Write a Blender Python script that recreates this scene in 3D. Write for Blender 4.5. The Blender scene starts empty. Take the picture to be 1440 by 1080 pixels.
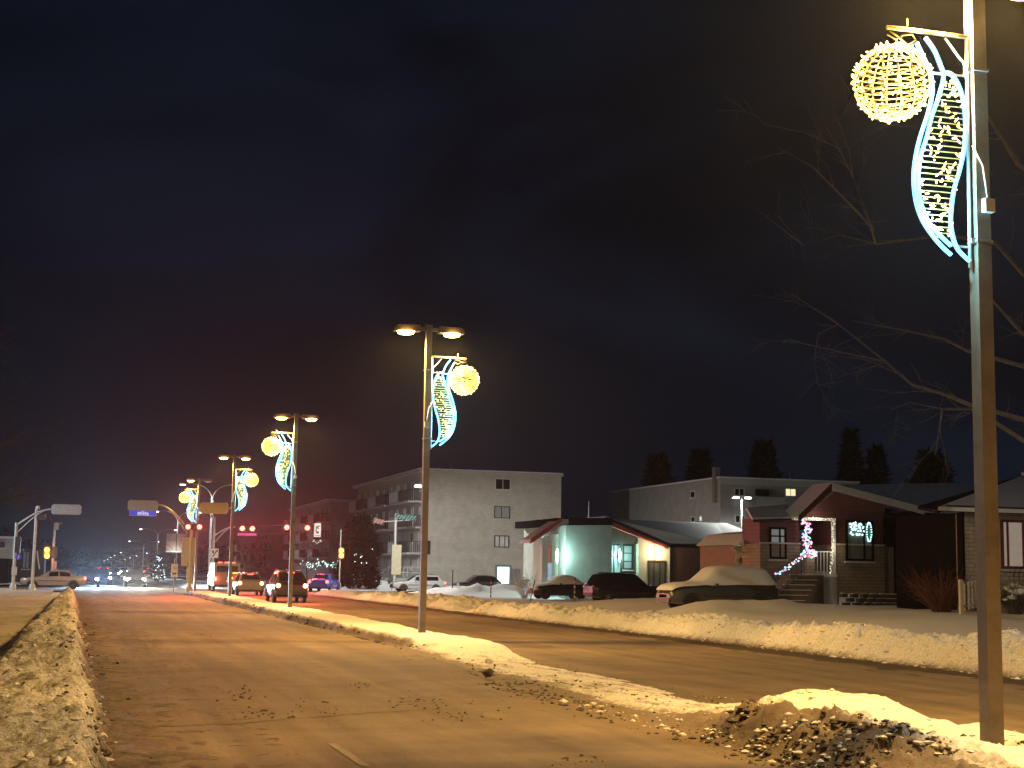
import bpy, math, random
import numpy as np
from mathutils import Vector, Matrix

scene = bpy.context.scene
COL = scene.collection
rnd = random.Random(7)

# ---------------------------------------------------------------- camera
FPX, CAMH, YAW, PITCH, ROLL = 2080.0, 1.8, 16.439, 7.2686, 0.95   # focal length for a 1440 px wide picture
_y, _p, _r = map(math.radians, (YAW, PITCH, ROLL))
FWD = np.array([math.sin(_y)*math.cos(_p), math.cos(_y)*math.cos(_p), math.sin(_p)])
_rt = np.array([math.cos(_y), -math.sin(_y), 0.0]); _up = np.cross(_rt, FWD)
RGT = _rt*math.cos(_r) + _up*math.sin(_r); UPV = _up*math.cos(_r) - _rt*math.sin(_r)
CAM = np.array([0.0, 0.0, CAMH])
cd = bpy.data.cameras.new('camera'); cam = bpy.data.objects.new('camera', cd); COL.objects.link(cam)
cd.sensor_width = 36.0; cd.lens = FPX/1440*36; cd.clip_start = 0.1; cd.clip_end = 6000
M = Matrix.Identity(4)
for i in range(3):
    M[i][0] = RGT[i]; M[i][1] = UPV[i]; M[i][2] = -FWD[i]; M[i][3] = CAM[i]
cam.matrix_world = M
scene.camera = cam

def ray(x, y): return FWD + RGT*(x-720)/FPX + UPV*(540-y)/FPX
def gnd(x, y, z=0.0):
    d = ray(x, y); return CAM + d*((z-CAMH)/d[2])
def atY(x, y, Y):
    d = ray(x, y); return CAM + d*(Y/d[1])
def atX(x, y, X):
    d = ray(x, y); return CAM + d*(X/d[0])

# ---------------------------------------------------------------- world: night sky with thin cloud
w = bpy.data.worlds.new('World'); scene.world = w; w.use_nodes = True
nt = w.node_tree; nt.nodes.clear()
out = nt.nodes.new('ShaderNodeOutputWorld'); bg = nt.nodes.new('ShaderNodeBackground')
tc = nt.nodes.new('ShaderNodeTexCoord'); mp = nt.nodes.new('ShaderNodeMapping'); mp.inputs['Scale'].default_value = (1.6, 1.6, 3.4)
nz = nt.nodes.new('ShaderNodeTexNoise'); nz.inputs['Scale'].default_value = 1.7; nz.inputs['Detail'].default_value = 5; nz.inputs['Distortion'].default_value = .7
rp = nt.nodes.new('ShaderNodeValToRGB')
rp.color_ramp.elements[0].position = .36; rp.color_ramp.elements[0].color = (.0013, .0020, .0050, 1)
rp.color_ramp.elements[1].position = .72; rp.color_ramp.elements[1].color = (.0052, .0090, .0180, 1)
bg.inputs['Strength'].default_value = 1.0
nt.links.new(tc.outputs['Generated'], mp.inputs[0]); nt.links.new(mp.outputs[0], nz.inputs[0]); nt.links.new(nz.outputs[0], rp.inputs[0])
nt.links.new(rp.outputs[0], bg.inputs[0]); nt.links.new(bg.outputs[0], out.inputs[0])

scene.view_settings.view_transform = 'Standard'; scene.view_settings.look = 'None'
scene.view_settings.exposure = 0.0; scene.view_settings.gamma = 1.0; scene.view_settings.use_curve_mapping = False
scene.render.engine = 'CYCLES'
scene.cycles.use_denoising = True
scene.cycles.max_bounces = 5; scene.cycles.diffuse_bounces = 2; scene.cycles.glossy_bounces = 3
scene.cycles.transmission_bounces = 3; scene.cycles.volume_bounces = 0; scene.cycles.transparent_max_bounces = 8
scene.cycles.sample_clamp_indirect = 3.0
scene.cycles.use_light_tree = True
scene.cycles.caustics_reflective = False; scene.cycles.caustics_refractive = False

# light powers (watts) and colours
SODIUM = (1.0, .57, .145); LEDWHITE = (.86, .95, 1.0)
P_STREET = 4100.0      # each of the two heads of a median lamp
P_LED = 5200.0

# ---------------------------------------------------------------- materials
MATS = {}
def _nodes(name):
    m = bpy.data.materials.new(name); m.use_nodes = True
    return m, m.node_tree, m.node_tree.nodes['Principled BSDF']
def mat(name, col, rough=.6, var=.18, scale=6.0, bump=.0, bscale=40.0, metal=0.0, coat=0.0, col2=None, spec=.5, stretch=None):
    if name in MATS: return MATS[name]
    m, t, b = _nodes(name); N, L = t.nodes, t.links
    b.inputs['Roughness'].default_value = rough; b.inputs['Metallic'].default_value = metal
    b.inputs['Coat Weight'].default_value = coat; b.inputs['Specular IOR Level'].default_value = spec
    tc = N.new('ShaderNodeTexCoord'); src = tc.outputs['Object']
    if stretch:
        mpn = N.new('ShaderNodeMapping'); mpn.inputs['Scale'].default_value = stretch; L.new(src, mpn.inputs[0]); src = mpn.outputs[0]
    n = N.new('ShaderNodeTexNoise'); n.inputs['Scale'].default_value = scale; n.inputs['Detail'].default_value = 5; n.inputs['Roughness'].default_value = .65
    L.new(src, n.inputs[0])
    r = N.new('ShaderNodeValToRGB'); r.color_ramp.elements[0].position = .3; r.color_ramp.elements[1].position = .7
    a = tuple(max(0, c*(1-var)) for c in col); z = col2 if col2 else tuple(min(1, c*(1+var)) for c in col)
    r.color_ramp.elements[0].color = (*a, 1); r.color_ramp.elements[1].color = (*z, 1)
    L.new(n.outputs[0], r.inputs[0]); L.new(r.outputs[0], b.inputs['Base Color'])
    if bump:
        n2 = N.new('ShaderNodeTexNoise'); n2.inputs['Scale'].default_value = bscale; n2.inputs['Detail'].default_value = 4
        L.new(src, n2.inputs[0])
        bp = N.new('ShaderNodeBump'); bp.inputs['Strength'].default_value = bump; bp.inputs['Distance'].default_value = .02
        L.new(n2.outputs[0], bp.inputs['Height']); L.new(bp.outputs[0], b.inputs['Normal'])
    MATS[name] = m; return m
def emit(name, col, strength, sample=False):
    if name in MATS: return MATS[name]
    m, t, b = _nodes(name)
    b.inputs['Base Color'].default_value = (col[0]*.35, col[1]*.35, col[2]*.35, 1); b.inputs['Roughness'].default_value = .4
    b.inputs['Emission Color'].default_value = (*col, 1); b.inputs['Emission Strength'].default_value = strength
    n = t.nodes.new('ShaderNodeTexNoise'); n.inputs['Scale'].default_value = 9.0
    mr = t.nodes.new('ShaderNodeMapRange'); mr.inputs['To Min'].default_value = strength*.8; mr.inputs['To Max'].default_value = strength*1.2
    t.links.new(n.outputs[0], mr.inputs[0]); t.links.new(mr.outputs[0], b.inputs['Emission Strength'])
    m.cycles.emission_sampling = 'AUTO' if sample else 'NONE'
    MATS[name] = m; return m
def brickmat(name, c1, c2, mortar, sx=1.0, rough=.85, bw=.5, rh=.25, ms=.02, bump=.5):
    if name in MATS: return MATS[name]
    m, t, b = _nodes(name); N, L = t.nodes, t.links
    tc = N.new('ShaderNodeTexCoord'); sp = N.new('ShaderNodeSeparateXYZ'); cb = N.new('ShaderNodeCombineXYZ'); ad = N.new('ShaderNodeMath'); ad.operation = 'ADD'
    L.new(tc.outputs['Object'], sp.inputs[0]); L.new(sp.outputs[0], ad.inputs[0]); L.new(sp.outputs[1], ad.inputs[1])
    L.new(ad.outputs[0], cb.inputs[0]); L.new(sp.outputs[2], cb.inputs[1])
    br = N.new('ShaderNodeTexBrick'); br.inputs['Scale'].default_value = sx
    br.inputs['Color1'].default_value = (*c1, 1); br.inputs['Color2'].default_value = (*c2, 1); br.inputs['Mortar'].default_value = (*mortar, 1)
    br.inputs['Mortar Size'].default_value = ms; br.inputs['Brick Width'].default_value = bw; br.inputs['Row Height'].default_value = rh; br.inputs['Bias'].default_value = 0
    L.new(cb.outputs[0], br.inputs['Vector'])
    n = N.new('ShaderNodeTexNoise'); n.inputs['Scale'].default_value = 1.1; n.inputs['Detail'].default_value = 6; L.new(tc.outputs['Object'], n.inputs[0])
    mx = N.new('ShaderNodeMix'); mx.data_type = 'RGBA'; mx.blend_type = 'MULTIPLY'; mx.inputs[0].default_value = .55
    r = N.new('ShaderNodeValToRGB'); r.color_ramp.elements[0].position = .3; r.color_ramp.elements[0].color = (.6, .6, .6, 1); r.color_ramp.elements[1].position = .7
    L.new(n.outputs[0], r.inputs[0]); L.new(br.outputs['Color'], mx.inputs[6]); L.new(r.outputs[0], mx.inputs[7]); L.new(mx.outputs[2], b.inputs['Base Color'])
    bp = N.new('ShaderNodeBump'); bp.inputs['Strength'].default_value = bump; bp.inputs['Distance'].default_value = .015; bp.invert = True
    L.new(br.outputs['Fac'], bp.inputs['Height']); L.new(bp.outputs[0], b.inputs['Normal'])
    b.inputs['Roughness'].default_value = rough
    MATS[name] = m; return m
def snowmat(name, clean=(.80, .81, .84), dirt=(.20, .15, .105), lo=.52, hi=.78, scale=1.6, attr=True, bump=.6, speck=0.0):
    m, t, b = _nodes(name); N, L = t.nodes, t.links
    tc = N.new('ShaderNodeTexCoord')
    n = N.new('ShaderNodeTexNoise'); n.inputs['Scale'].default_value = scale; n.inputs['Detail'].default_value = 8; n.inputs['Roughness'].default_value = .72
    n2 = N.new('ShaderNodeTexNoise'); n2.inputs['Scale'].default_value = 17; n2.inputs['Detail'].default_value = 6; n2.inputs['Roughness'].default_value = .7
    L.new(tc.outputs['Object'], n.inputs[0]); L.new(tc.outputs['Object'], n2.inputs[0])
    ad = N.new('ShaderNodeMath'); ad.operation = 'MULTIPLY_ADD'; ad.inputs[1].default_value = .5; L.new(n.outputs[0], ad.inputs[0])
    mu = N.new('ShaderNodeMath'); mu.operation = 'MULTIPLY'; mu.inputs[1].default_value = .5; L.new(n2.outputs[0], mu.inputs[0]); L.new(mu.outputs[0], ad.inputs[2])
    val = ad.outputs[0]
    if attr:
        at = N.new('ShaderNodeAttribute'); at.attribute_name = 'dirt'
        a2 = N.new('ShaderNodeMath'); a2.operation = 'ADD'; L.new(val, a2.inputs[0]); L.new(at.outputs['Fac'], a2.inputs[1]); val = a2.outputs[0]
    r = N.new('ShaderNodeValToRGB'); r.color_ramp.elements[0].position = lo; r.color_ramp.elements[1].position = hi
    r.color_ramp.elements[0].color = (*clean, 1); r.color_ramp.elements[1].color = (*dirt, 1)
    L.new(val, r.inputs[0]); colour = r.outputs[0]
    if speck:      # grit frozen into the surface
        n4 = N.new('ShaderNodeTexNoise'); n4.inputs['Scale'].default_value = 26; n4.inputs['Detail'].default_value = 5; n4.inputs['Roughness'].default_value = .8; L.new(tc.outputs['Object'], n4.inputs[0])
        r4 = N.new('ShaderNodeValToRGB'); r4.color_ramp.elements[0].position = .40; r4.color_ramp.elements[0].color = (1-speck, 1-speck*1.06, 1-speck*1.12, 1); r4.color_ramp.elements[1].position = .56
        L.new(n4.outputs[0], r4.inputs[0]); mx = N.new('ShaderNodeMix'); mx.data_type = 'RGBA'; mx.blend_type = 'MULTIPLY'; mx.inputs[0].default_value = 1.0
        L.new(colour, mx.inputs[6]); L.new(r4.outputs[0], mx.inputs[7]); colour = mx.outputs[2]
    L.new(colour, b.inputs['Base Color'])
    bp = N.new('ShaderNodeBump'); bp.inputs['Strength'].default_value = bump; bp.inputs['Distance'].default_value = .05
    n3 = N.new('ShaderNodeTexNoise'); n3.inputs['Scale'].default_value = 11; n3.inputs['Detail'].default_value = 7; n3.inputs['Roughness'].default_value = .75
    L.new(tc.outputs['Object'], n3.inputs[0]); L.new(n3.outputs[0], bp.inputs['Height']); L.new(bp.outputs[0], b.inputs['Normal'])
    b.inputs['Roughness'].default_value = .75; b.inputs['Specular IOR Level'].default_value = .25
    MATS[name] = m; return m

# ---------------------------------------------------------------- mesh helpers
class MB:
    def __init__(s): s.v = []; s.f = []
    def add(s, vs, fs):
        o = len(s.v); s.v += [tuple(map(float, q)) for q in vs]; s.f += [tuple(i+o for i in f) for f in fs]; return s
    def box(s, c, d, rz=0.0, rx=0.0, ry=0.0, taper=1.0):
        R = Matrix.Rotation(rz, 3, 'Z') @ Matrix.Rotation(ry, 3, 'Y') @ Matrix.Rotation(rx, 3, 'X')
        vs = []
        for sz in (-1, 1):
            for sx, sy in ((-1, -1), (1, -1), (1, 1), (-1, 1)):
                k = taper if sz > 0 else 1.0
                vs.append(R @ Vector((sx*d[0]/2*k, sy*d[1]/2*k, sz*d[2]/2)) + Vector(c))
        return s.add(vs, [(3, 2, 1, 0), (4, 5, 6, 7), (0, 1, 5, 4), (1, 2, 6, 5), (2, 3, 7, 6), (3, 0, 4, 7)])
    def bb(s, x0, x1, y0, y1, z0, z1):
        return s.box(((x0+x1)/2, (y0+y1)/2, (z0+z1)/2), (abs(x1-x0), abs(y1-y0), abs(z1-z0)))
    def tube(s, pts, r, n=6, cap=True):
        pts = [Vector(p) for p in pts]; k = len(pts)
        rs = r if isinstance(r, (list, tuple)) else [r]*k
        vs = []; prev = None
        for i, p in enumerate(pts):
            t = (pts[min(i+1, k-1)] - pts[max(i-1, 0)])
            if t.length < 1e-9: t = Vector((0, 0, 1))
            t.normalize()
            if prev is None:
                a = Vector((0, 0, 1)) if abs(t.z) < .9 else Vector((1, 0, 0)); u = t.cross(a).normalized()
            else:
                u = prev - t*prev.dot(t)
                u = u.normalized() if u.length > 1e-6 else t.orthogonal().normalized()
            prev = u; v = t.cross(u)
            for j in range(n):
                a = 2*math.pi*j/n; vs.append(p + (u*math.cos(a) + v*math.sin(a))*rs[i])
        fs = []
        for i in range(k-1):
            for j in range(n):
                a, b = i*n+j, i*n+(j+1) % n; fs.append((a, b, b+n, a+n))
        if cap: fs += [tuple(range(n))[::-1], tuple(range((k-1)*n, k*n))]
        return s.add(vs, fs)
    def prism(s, poly, v):            # poly: list of 3D points, extruded along v
        n = len(poly); v = Vector(v); a = [Vector(p) for p in poly]; b = [p+v for p in a]
        fs = [tuple(range(n))[::-1], tuple(range(n, 2*n))] + [(i, (i+1) % n, n+(i+1) % n, n+i) for i in range(n)]
        return s.add(a+b, fs)
    def lathe(s, prof, n=16, c=(0, 0, 0), axis='Z'):
        vs = []
        for r, h in prof:
            for j in range(n):
                a = 2*math.pi*j/n; x, y = r*math.cos(a), r*math.sin(a)
                q = {'Z': (x, y, h), 'X': (h, x, y), 'Y': (x, h, y)}[axis]
                vs.append((q[0]+c[0], q[1]+c[1], q[2]+c[2]))
        fs = []
        for i in range(len(prof)-1):
            for j in range(n):
                a, b = i*n+j, i*n+(j+1) % n; fs.append((a, b, b+n, a+n))
        fs += [tuple(range(n))[::-1], tuple(range((len(prof)-1)*n, len(prof)*n))]
        return s.add(vs, fs)
    def quad(s, a, b, c, d): return s.add([a, b, c, d], [(0, 1, 2, 3)])
    def blob(s, c, r, k=None, sc=(1, 1, 1)):   # small irregular lump
        k = k or rnd
        P = [(0, 0, 1), (.9, 0, .3), (.28, .86, .3), (-.73, .53, .3), (-.73, -.53, .3), (.28, -.86, .3), (.5, .5, -.5), (-.6, .1, -.5), (.2, -.65, -.5)]
        q = k.random()*6.28; vs = []
        for p in P:
            j = r*(.7+.6*k.random()); x, y = p[0]*math.cos(q)-p[1]*math.sin(q), p[0]*math.sin(q)+p[1]*math.cos(q)
            vs.append((c[0]+x*j*sc[0], c[1]+y*j*sc[1], c[2]+p[2]*j*sc[2]))
        return s.add(vs, [(0, 1, 2), (0, 2, 3), (0, 3, 4), (0, 4, 5), (0, 5, 1), (1, 6, 2), (2, 6, 7), (2, 7, 3), (3, 7, 4), (4, 7, 8), (4, 8, 5), (5, 8, 1), (1, 8, 6), (6, 8, 7)])
    def mesh(s, name, m, smooth=None):
        me = bpy.data.meshes.new(name); me.from_pydata(s.v, [], s.f); me.update()
        if m: me.materials.append(m)
        if smooth:
            for p in me.polygons: p.use_smooth = True
            if smooth is not True: me.set_sharp_from_angle(angle=math.radians(smooth))
        return me
    def build(s, name, m, parent=None, smooth=None, loc=None):
        o = bpy.data.objects.new(name, s.mesh(name, m, smooth)); COL.objects.link(o)
        if parent is not None: o.parent = parent
        if loc is not None: o.location = loc
        return o
def tag(o, label=None, cat=None, group=None, kind=None):
    if label: o['label'] = label
    if cat: o['category'] = cat
    if group: o['group'] = group
    if kind: o['kind'] = kind
    return o
def thing(name, label, cat, loc=(0, 0, 0), rz=0.0, group=None):
    o = bpy.data.objects.new(name, None); COL.objects.link(o); o.location = [float(q) for q in loc]; o.rotation_euler = (0, 0, rz)
    o.empty_display_size = .2
    return tag(o, label, cat, group)
def box(name, m, parent, x0, x1, y0, y1, z0, z1): return MB().bb(x0, x1, y0, y1, z0, z1).build(name, m, parent)
def lamp(name, parent, loc, power, col, radius=.08, spot=None, blend=.5, aim=None):
    l = bpy.data.lights.new(name, 'SPOT' if spot else 'POINT'); l.energy = power; l.color = col; l.shadow_soft_size = radius
    if spot: l.spot_size = math.radians(spot); l.spot_blend = blend
    o = bpy.data.objects.new(name, l); COL.objects.link(o); o.parent = parent; o.location = loc
    if aim is not None: o.rotation_euler = Vector(aim).to_track_quat('-Z', 'Y').to_euler()
    return o
def copy_tree(o, parent=None):
    c = o.copy(); COL.objects.link(c); c.parent = parent
    for ch in o.children: copy_tree(ch, c)
    return c

# value noise / fbm on numpy arrays
_P = np.random.RandomState(5).rand(256, 256)
def vnoise(x, y):
    xi, yi = np.floor(x).astype(int), np.floor(y).astype(int); fx, fy = x-xi, y-yi
    fx = fx*fx*(3-2*fx); fy = fy*fy*(3-2*fy)
    g = lambda a, b: _P[a % 256, b % 256]
    return (g(xi, yi)*(1-fx)+g(xi+1, yi)*fx)*(1-fy)+(g(xi, yi+1)*(1-fx)+g(xi+1, yi+1)*fx)*fy
def fbm(x, y, o=5, gain=.55):
    s = 0; a = 1; n = 0
    for i in range(o): s = s + a*vnoise(x*2**i+17*i, y*2**i+31*i); n += a; a *= gain
    return s/n - .5
def sst(a, b, x): t = np.clip((x-a)/(b-a), 0, 1); return t*t*(3-2*t)
def grid(name, m, xs, ys, hf, df=None, kind='structure', smooth=True):
    X, Y = np.meshgrid(xs, ys); Z = hf(X, Y); nx, ny = len(xs), len(ys)
    vs = np.stack([X.ravel(), Y.ravel(), Z.ravel()], 1)
    me = bpy.data.meshes.new(name)
    i = (np.arange(ny-1)[:, None]*nx + np.arange(nx-1)[None, :]).ravel()
    fs = np.stack([i, i+1, i+1+nx, i+nx], 1)
    me.vertices.add(len(vs)); me.vertices.foreach_set('co', vs.ravel())
    me.loops.add(fs.size); me.loops.foreach_set('vertex_index', fs.ravel())
    me.polygons.add(len(fs)); me.polygons.foreach_set('loop_start', np.arange(0, fs.size, 4)); me.polygons.foreach_set('loop_total', np.full(len(fs), 4))
    me.polygons.foreach_set('use_smooth', np.full(len(fs), smooth))
    me.update(); me.validate(); me.materials.append(m)
    if df is not None:
        at = me.attributes.new('dirt', 'FLOAT', 'POINT'); at.data.foreach_set('value', df(X, Y).ravel().astype(np.float32))
    o = bpy.data.objects.new(name, me); COL.objects.link(o)
    if kind: o['kind'] = kind
    return o
# ---------------------------------------------------------------- setting
def roadmat():
    m, t, b = _nodes('salted_asphalt'); N, L = t.nodes, t.links
    tc = N.new('ShaderNodeTexCoord')
    def noise(sc, scale, det, ro=.6):
        mpn = N.new('ShaderNodeMapping'); mpn.inputs['Scale'].default_value = sc; L.new(tc.outputs['Object'], mpn.inputs[0])
        n = N.new('ShaderNodeTexNoise'); n.inputs['Scale'].default_value = scale; n.inputs['Detail'].default_value = det; n.inputs['Roughness'].default_value = ro
        L.new(mpn.outputs[0], n.inputs[0]); return n.outputs[0]
    a = noise((1, .06, 1), 1.5, 5); c = noise((1, 1, 1), .55, 6, .7); g = noise((1, 1, 1), 60, 3, .8); lum = noise((.25, 1, 1), 1.1, 5)
    def math2(op, x, y):
        q = N.new('ShaderNodeMath'); q.operation = op
        for i, s in enumerate((x, y)):
            if isinstance(s, (int, float)): q.inputs[i].default_value = s
            else: L.new(s, q.inputs[i])
        return q.outputs[0]
    v = math2('ADD', math2('ADD', math2('MULTIPLY', a, .36), math2('MULTIPLY', c, .28)), math2('ADD', math2('MULTIPLY', g, .24), math2('MULTIPLY', lum, .12)))
    r = N.new('ShaderNodeValToRGB'); e = r.color_ramp.elements
    e[0].position = .38; e[0].color = (.085, .060, .038, 1); e[1].position = .62; e[1].color = (.255, .19, .12, 1)
    k = e.new(.5); k.color = (.165, .120, .074, 1)
    L.new(v, r.inputs[0]); L.new(r.outputs[0], b.inputs['Base Color'])
    bp = N.new('ShaderNodeBump'); bp.inputs['Strength'].default_value = .9; bp.inputs['Distance'].default_value = .014
    L.new(math2('ADD', g, math2('MULTIPLY', noise((1, .3, 1), 9, 5, .7), 1.5)), bp.inputs['Height']); L.new(bp.outputs[0], b.inputs['Normal'])
    b.inputs['Roughness'].default_value = .82; b.inputs['Specular IOR Level'].default_value = .3
    return m
ROAD = roadmat(); MATS['road'] = ROAD
S_CLEAN = snowmat('snow_clean', lo=.60, hi=.95, attr=False, bump=.35, scale=.5, speck=.08)
S_MED = snowmat('snow_median', clean=(.80, .77, .72), lo=.55, hi=.78, speck=.18)
S_BANK = snowmat('snow_bank', clean=(.70, .66, .60), dirt=(.11, .08, .055), lo=.46, hi=.70, scale=3.2, bump=1.0, speck=.5)
S_BANKR = snowmat('snow_bank_right', clean=(.78, .77, .75), dirt=(.16, .12, .085), lo=.54, hi=.80, scale=2.6, bump=1.0, speck=.38)
S_ROOF = snowmat('snow_roof', clean=(.80, .82, .86), lo=.62, hi=1.0, attr=False, bump=.25, scale=.4)
MATS['dirty_ice'] = mat('dirty_ice', (.075, .056, .04), .8, .5, 8, .8, 30)
MATS['ice'] = mat('ice', (.66, .63, .58), .75, .3, 6, .8, 30)

def drift(Y): return np.maximum(0, Y-112)*.030           # the far road bears a little right
def strip(name, m, x0, x1, ys, z):
    vs = []; fs = []
    for i, Y in enumerate(ys):
        d = float(drift(np.array(float(Y)))); vs += [(x0+d, Y, z), (x1+d, Y, z)]
        if i: fs.append((2*i-2, 2*i-1, 2*i+1, 2*i))
    o = MB().add(vs, fs).build(name, m); o['kind'] = 'structure'; return o
g = MB().quad((-2500, -300, -.10), (2500, -300, -.10), (2500, 3500, -.10), (-2500, 3500, -.10)).build('ground', S_CLEAN); g['kind'] = 'structure'
road = strip('road', ROAD, -.4, 17.6, list(range(-40, 120, 10)) + list(range(120, 1200, 40)), 0.0)
cross = MB().quad((-160, 110, .004), (260, 110, .004), (260, 128, .004), (-160, 128, .004)).build('cross_street', ROAD); cross['kind'] = 'structure'
S_PATH = snowmat('snow_path', clean=(.60, .56, .50), dirt=(.20, .15, .10), lo=.42, hi=.72, scale=1.2, attr=False, bump=.9)
grid('sidewalk', S_PATH, np.arange(-5.0, -.85, .1), np.concatenate([np.arange(6, 60, .15), np.arange(60, 110, .4)]), lambda X, Y: .08+.12*fbm(X*1.2, Y*.5, 5)+.10*sst(-3.2, -4.8, X))

def lane_dash(x, y0, y1, wd=.11):
    o = MB().quad((x-wd/2, y0, .006), (x+wd/2, y0, .006), (x+wd/2, y1, .006), (x-wd/2, y1, .006)).build('lane_marking', mat('worn_paint', (.205, .152, .098), .85, .55, 7), road); return o
for q0, q1 in (((787, 902), (812, 905)), ((850, 908), (925, 918)), ((930, 921), (1010, 930)), ((472, 1046), (508, 1078)), ((1080, 938), (1190, 949))):
    a, b = gnd(*q0), gnd(*q1); lane_dash((a[0]+b[0])/2, min(a[1], b[1]), max(a[1], b[1]), .09)

# --- median: kerb-height snow, then a driven-over gap, then the near mound
def med_h(X, Y):
    n1 = fbm(X*1.1, Y*.8, 5); n2 = fbm(X*6, Y*5, 4); nl = fbm(X*0+3.3, Y*.35, 3); nr = fbm(X*0+9.1, Y*.3, 3)
    far = sst(29.5, 33.5, Y+1.8*(X-8.6)); near = 1-sst(16.2, 19.5, Y-.9*(X-8.4)); mid = (1-far)*(1-near)
    l0 = 7.55*far + 6.95*mid + 6.75*near + nl*.55; r0 = 9.62*far + 9.5*mid + 10.15*near + nr*.8
    edge = lambda wl, wr: sst(0, wl, X-l0)*sst(0, wr, r0-X)
    h_far = edge(.22, .5)*(.27+.09*n1+.02*n2)
    h_mid = edge(.9, 1.2)*(.05+.07*n1+.075*fbm(X*9+Y*2, Y*2.0-X, 4)+.05*fbm(X*16, Y*9, 3)+.012*np.sin(X*11+Y*1.3))
    rg = 1-sst(1.0, 1.9, X-l0); h_near = edge(.55, 1.0)*(.24+.36*n1+.05*n2+rg*(.22*fbm(X*4.5, Y*4.5, 4)+.22*fbm(X*13, Y*13, 3))+.24*np.exp(-((X-9.0)**2+(Y-16.2)**2)/.9)+.16*np.exp(-((X-7.5)**2/.5+(Y-14.3)**2/2.2)))
    dp = np.exp(-((X-8.74)**2+(Y-12.83)**2)/.12); h_near = h_near*(1-dp)+.13*dp
    end = 1-sst(101.5, 104.5, Y)
    return (h_far*far+np.maximum(h_mid, -.01)*mid+h_near*near)*end - .015
def med_d(X, Y):
    nl = fbm(X*0+3.3, Y*.35, 3); far = sst(29.5, 33.5, Y+1.8*(X-8.6)); near = 1-sst(16.2, 19.5, Y-.9*(X-8.4)); mid = (1-far)*(1-near)
    l0 = 7.55*far+6.95*mid+6.75*near+nl*.55; r0 = 9.62*far+9.5*mid+10.15*near
    e = X-l0
    d = .62*(1-sst(.0, .34, e))*far + (.62*(1-sst(.1, 1.15, e)))*near + (.45*(1-sst(.1, .9, e))+.10)*mid
    return d + .28*(1-sst(.0, .5, r0-X))*(1-far) - .10*far - .04 + mid*.55*fbm(X*7+Y*1.5, Y*1.1-X*.3, 4) + near*(.35*np.maximum(0, fbm(X*5, Y*5, 4))+.25*(1-sst(.8, 1.7, e)))
ysm = np.concatenate([np.arange(5, 22, .055), np.arange(22, 40, .09), np.arange(40, 106, .22)])
med = grid('median', S_MED, np.arange(6.1, 10.9, .055), ysm, med_h, med_d)

# --- left bank
def bl_h(X, Y):
    n1 = fbm(X*1.3+5, Y*.9, 5); n2 = fbm(X*7, Y*7, 4); nr = fbm(X*0+1.7, Y*.5, 4)
    r0 = .52+nr*.34; l0 = -1.75+.012*Y+nr*.3
    end = 1-sst(84, 91, Y); rise = .46+.10*sst(6, 40, Y)
    e = sst(0, .42, r0-X); k = sst(0, .8, X-l0)
    return np.maximum(.09*sst(-.2, .3, r0-X), e*k*(rise+.28*n1+.15*n2+.13*fbm(X*15, Y*15, 3))*end) - .02
def bl_d(X, Y):
    nr = fbm(X*0+1.7, Y*.5, 4); r0 = .52+nr*.34
    return .40*(1-sst(.0, .40, r0-X)) - .05 + .12*fbm(X*.8, Y*.5, 3)
ysl = np.concatenate([np.arange(7, 24, .05), np.arange(24, 45, .09), np.arange(45, 93, .2)])
bankl = grid('snowbank_left', S_BANK, np.arange(-2.6, 1.0, .05), ysl, bl_h, bl_d)

# slush strip at the foot of the left bank
def sl_h(X, Y):
    r0 = 1.25+fbm(X*0+1.7, Y*.5, 4)*.9+.35*sst(25, 9, Y)
    return .05*(fbm(X*5, Y*5, 5)+.30*sst(1.1, -.5, X-r0+.9)-.16)+.03*sst(0, .6, r0-.5-X)
grid('slush', snowmat('slush', clean=(.20, .15, .10), dirt=(.05, .036, .026), lo=.38, hi=.62, scale=3, attr=False, bump=1.0), np.arange(.2, 2.3, .05), np.concatenate([np.arange(8, 30, .07), np.arange(30, 88, .2)]), sl_h, kind='structure')

def sr_h(X, Y):  # uneven dark strip along the foot of the right bank
    r0 = 16.2-.5*fbm(X*0+4.2, Y*.3, 4)
    return .035*(fbm(X*4, Y*1.2, 5)+.55*sst(-.5, .5, X-r0)-.28)+.004
grid('gutter_strip', snowmat('dark_gutter', clean=(.085, .058, .036), dirt=(.03, .021, .014), lo=.36, hi=.64, scale=2, attr=False, bump=.8), np.arange(15.3, 17.4, .07), np.concatenate([np.arange(16, 50, .15), np.arange(50, 107, .3)]), sr_h)
# --- right bank, lawn and the lot beyond
def gap(Y): return 1-np.exp(-((Y-66)/2.4)**2)*.85
def br_h(X, Y):
    n1 = fbm(X*.9+2, Y*.55+7, 5); n2 = fbm(X*5, Y*5, 4); nl = fbm(X*0+4.2, Y*.3, 4)
    l0 = 16.75+nl*.5-.7*sst(40, 20, Y)*0; e = sst(0, .9, X-l0); k = 1-sst(2.2, 4.6, X-l0)
    hh = (.47+.12*sst(45, 20, Y)+.55*n1+.20*n2+.30*fbm(X*6.5, Y*6.5, 4))*gap(Y)*(1-.35*sst(75, 100, Y))
    return e*(k*np.maximum(hh, .05)+(1-k)*.05) - .02
def br_d(X, Y):
    nl = fbm(X*0+4.2, Y*.3, 4); return .42*(1-sst(.0, .45, X-16.75-nl*.5)) - .02
bankr = grid('snowbank_right', S_BANKR, np.arange(16.2, 21.8, .075), np.concatenate([np.arange(16, 50, .075), np.arange(50, 107, .17)]), br_h, br_d)
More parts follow.
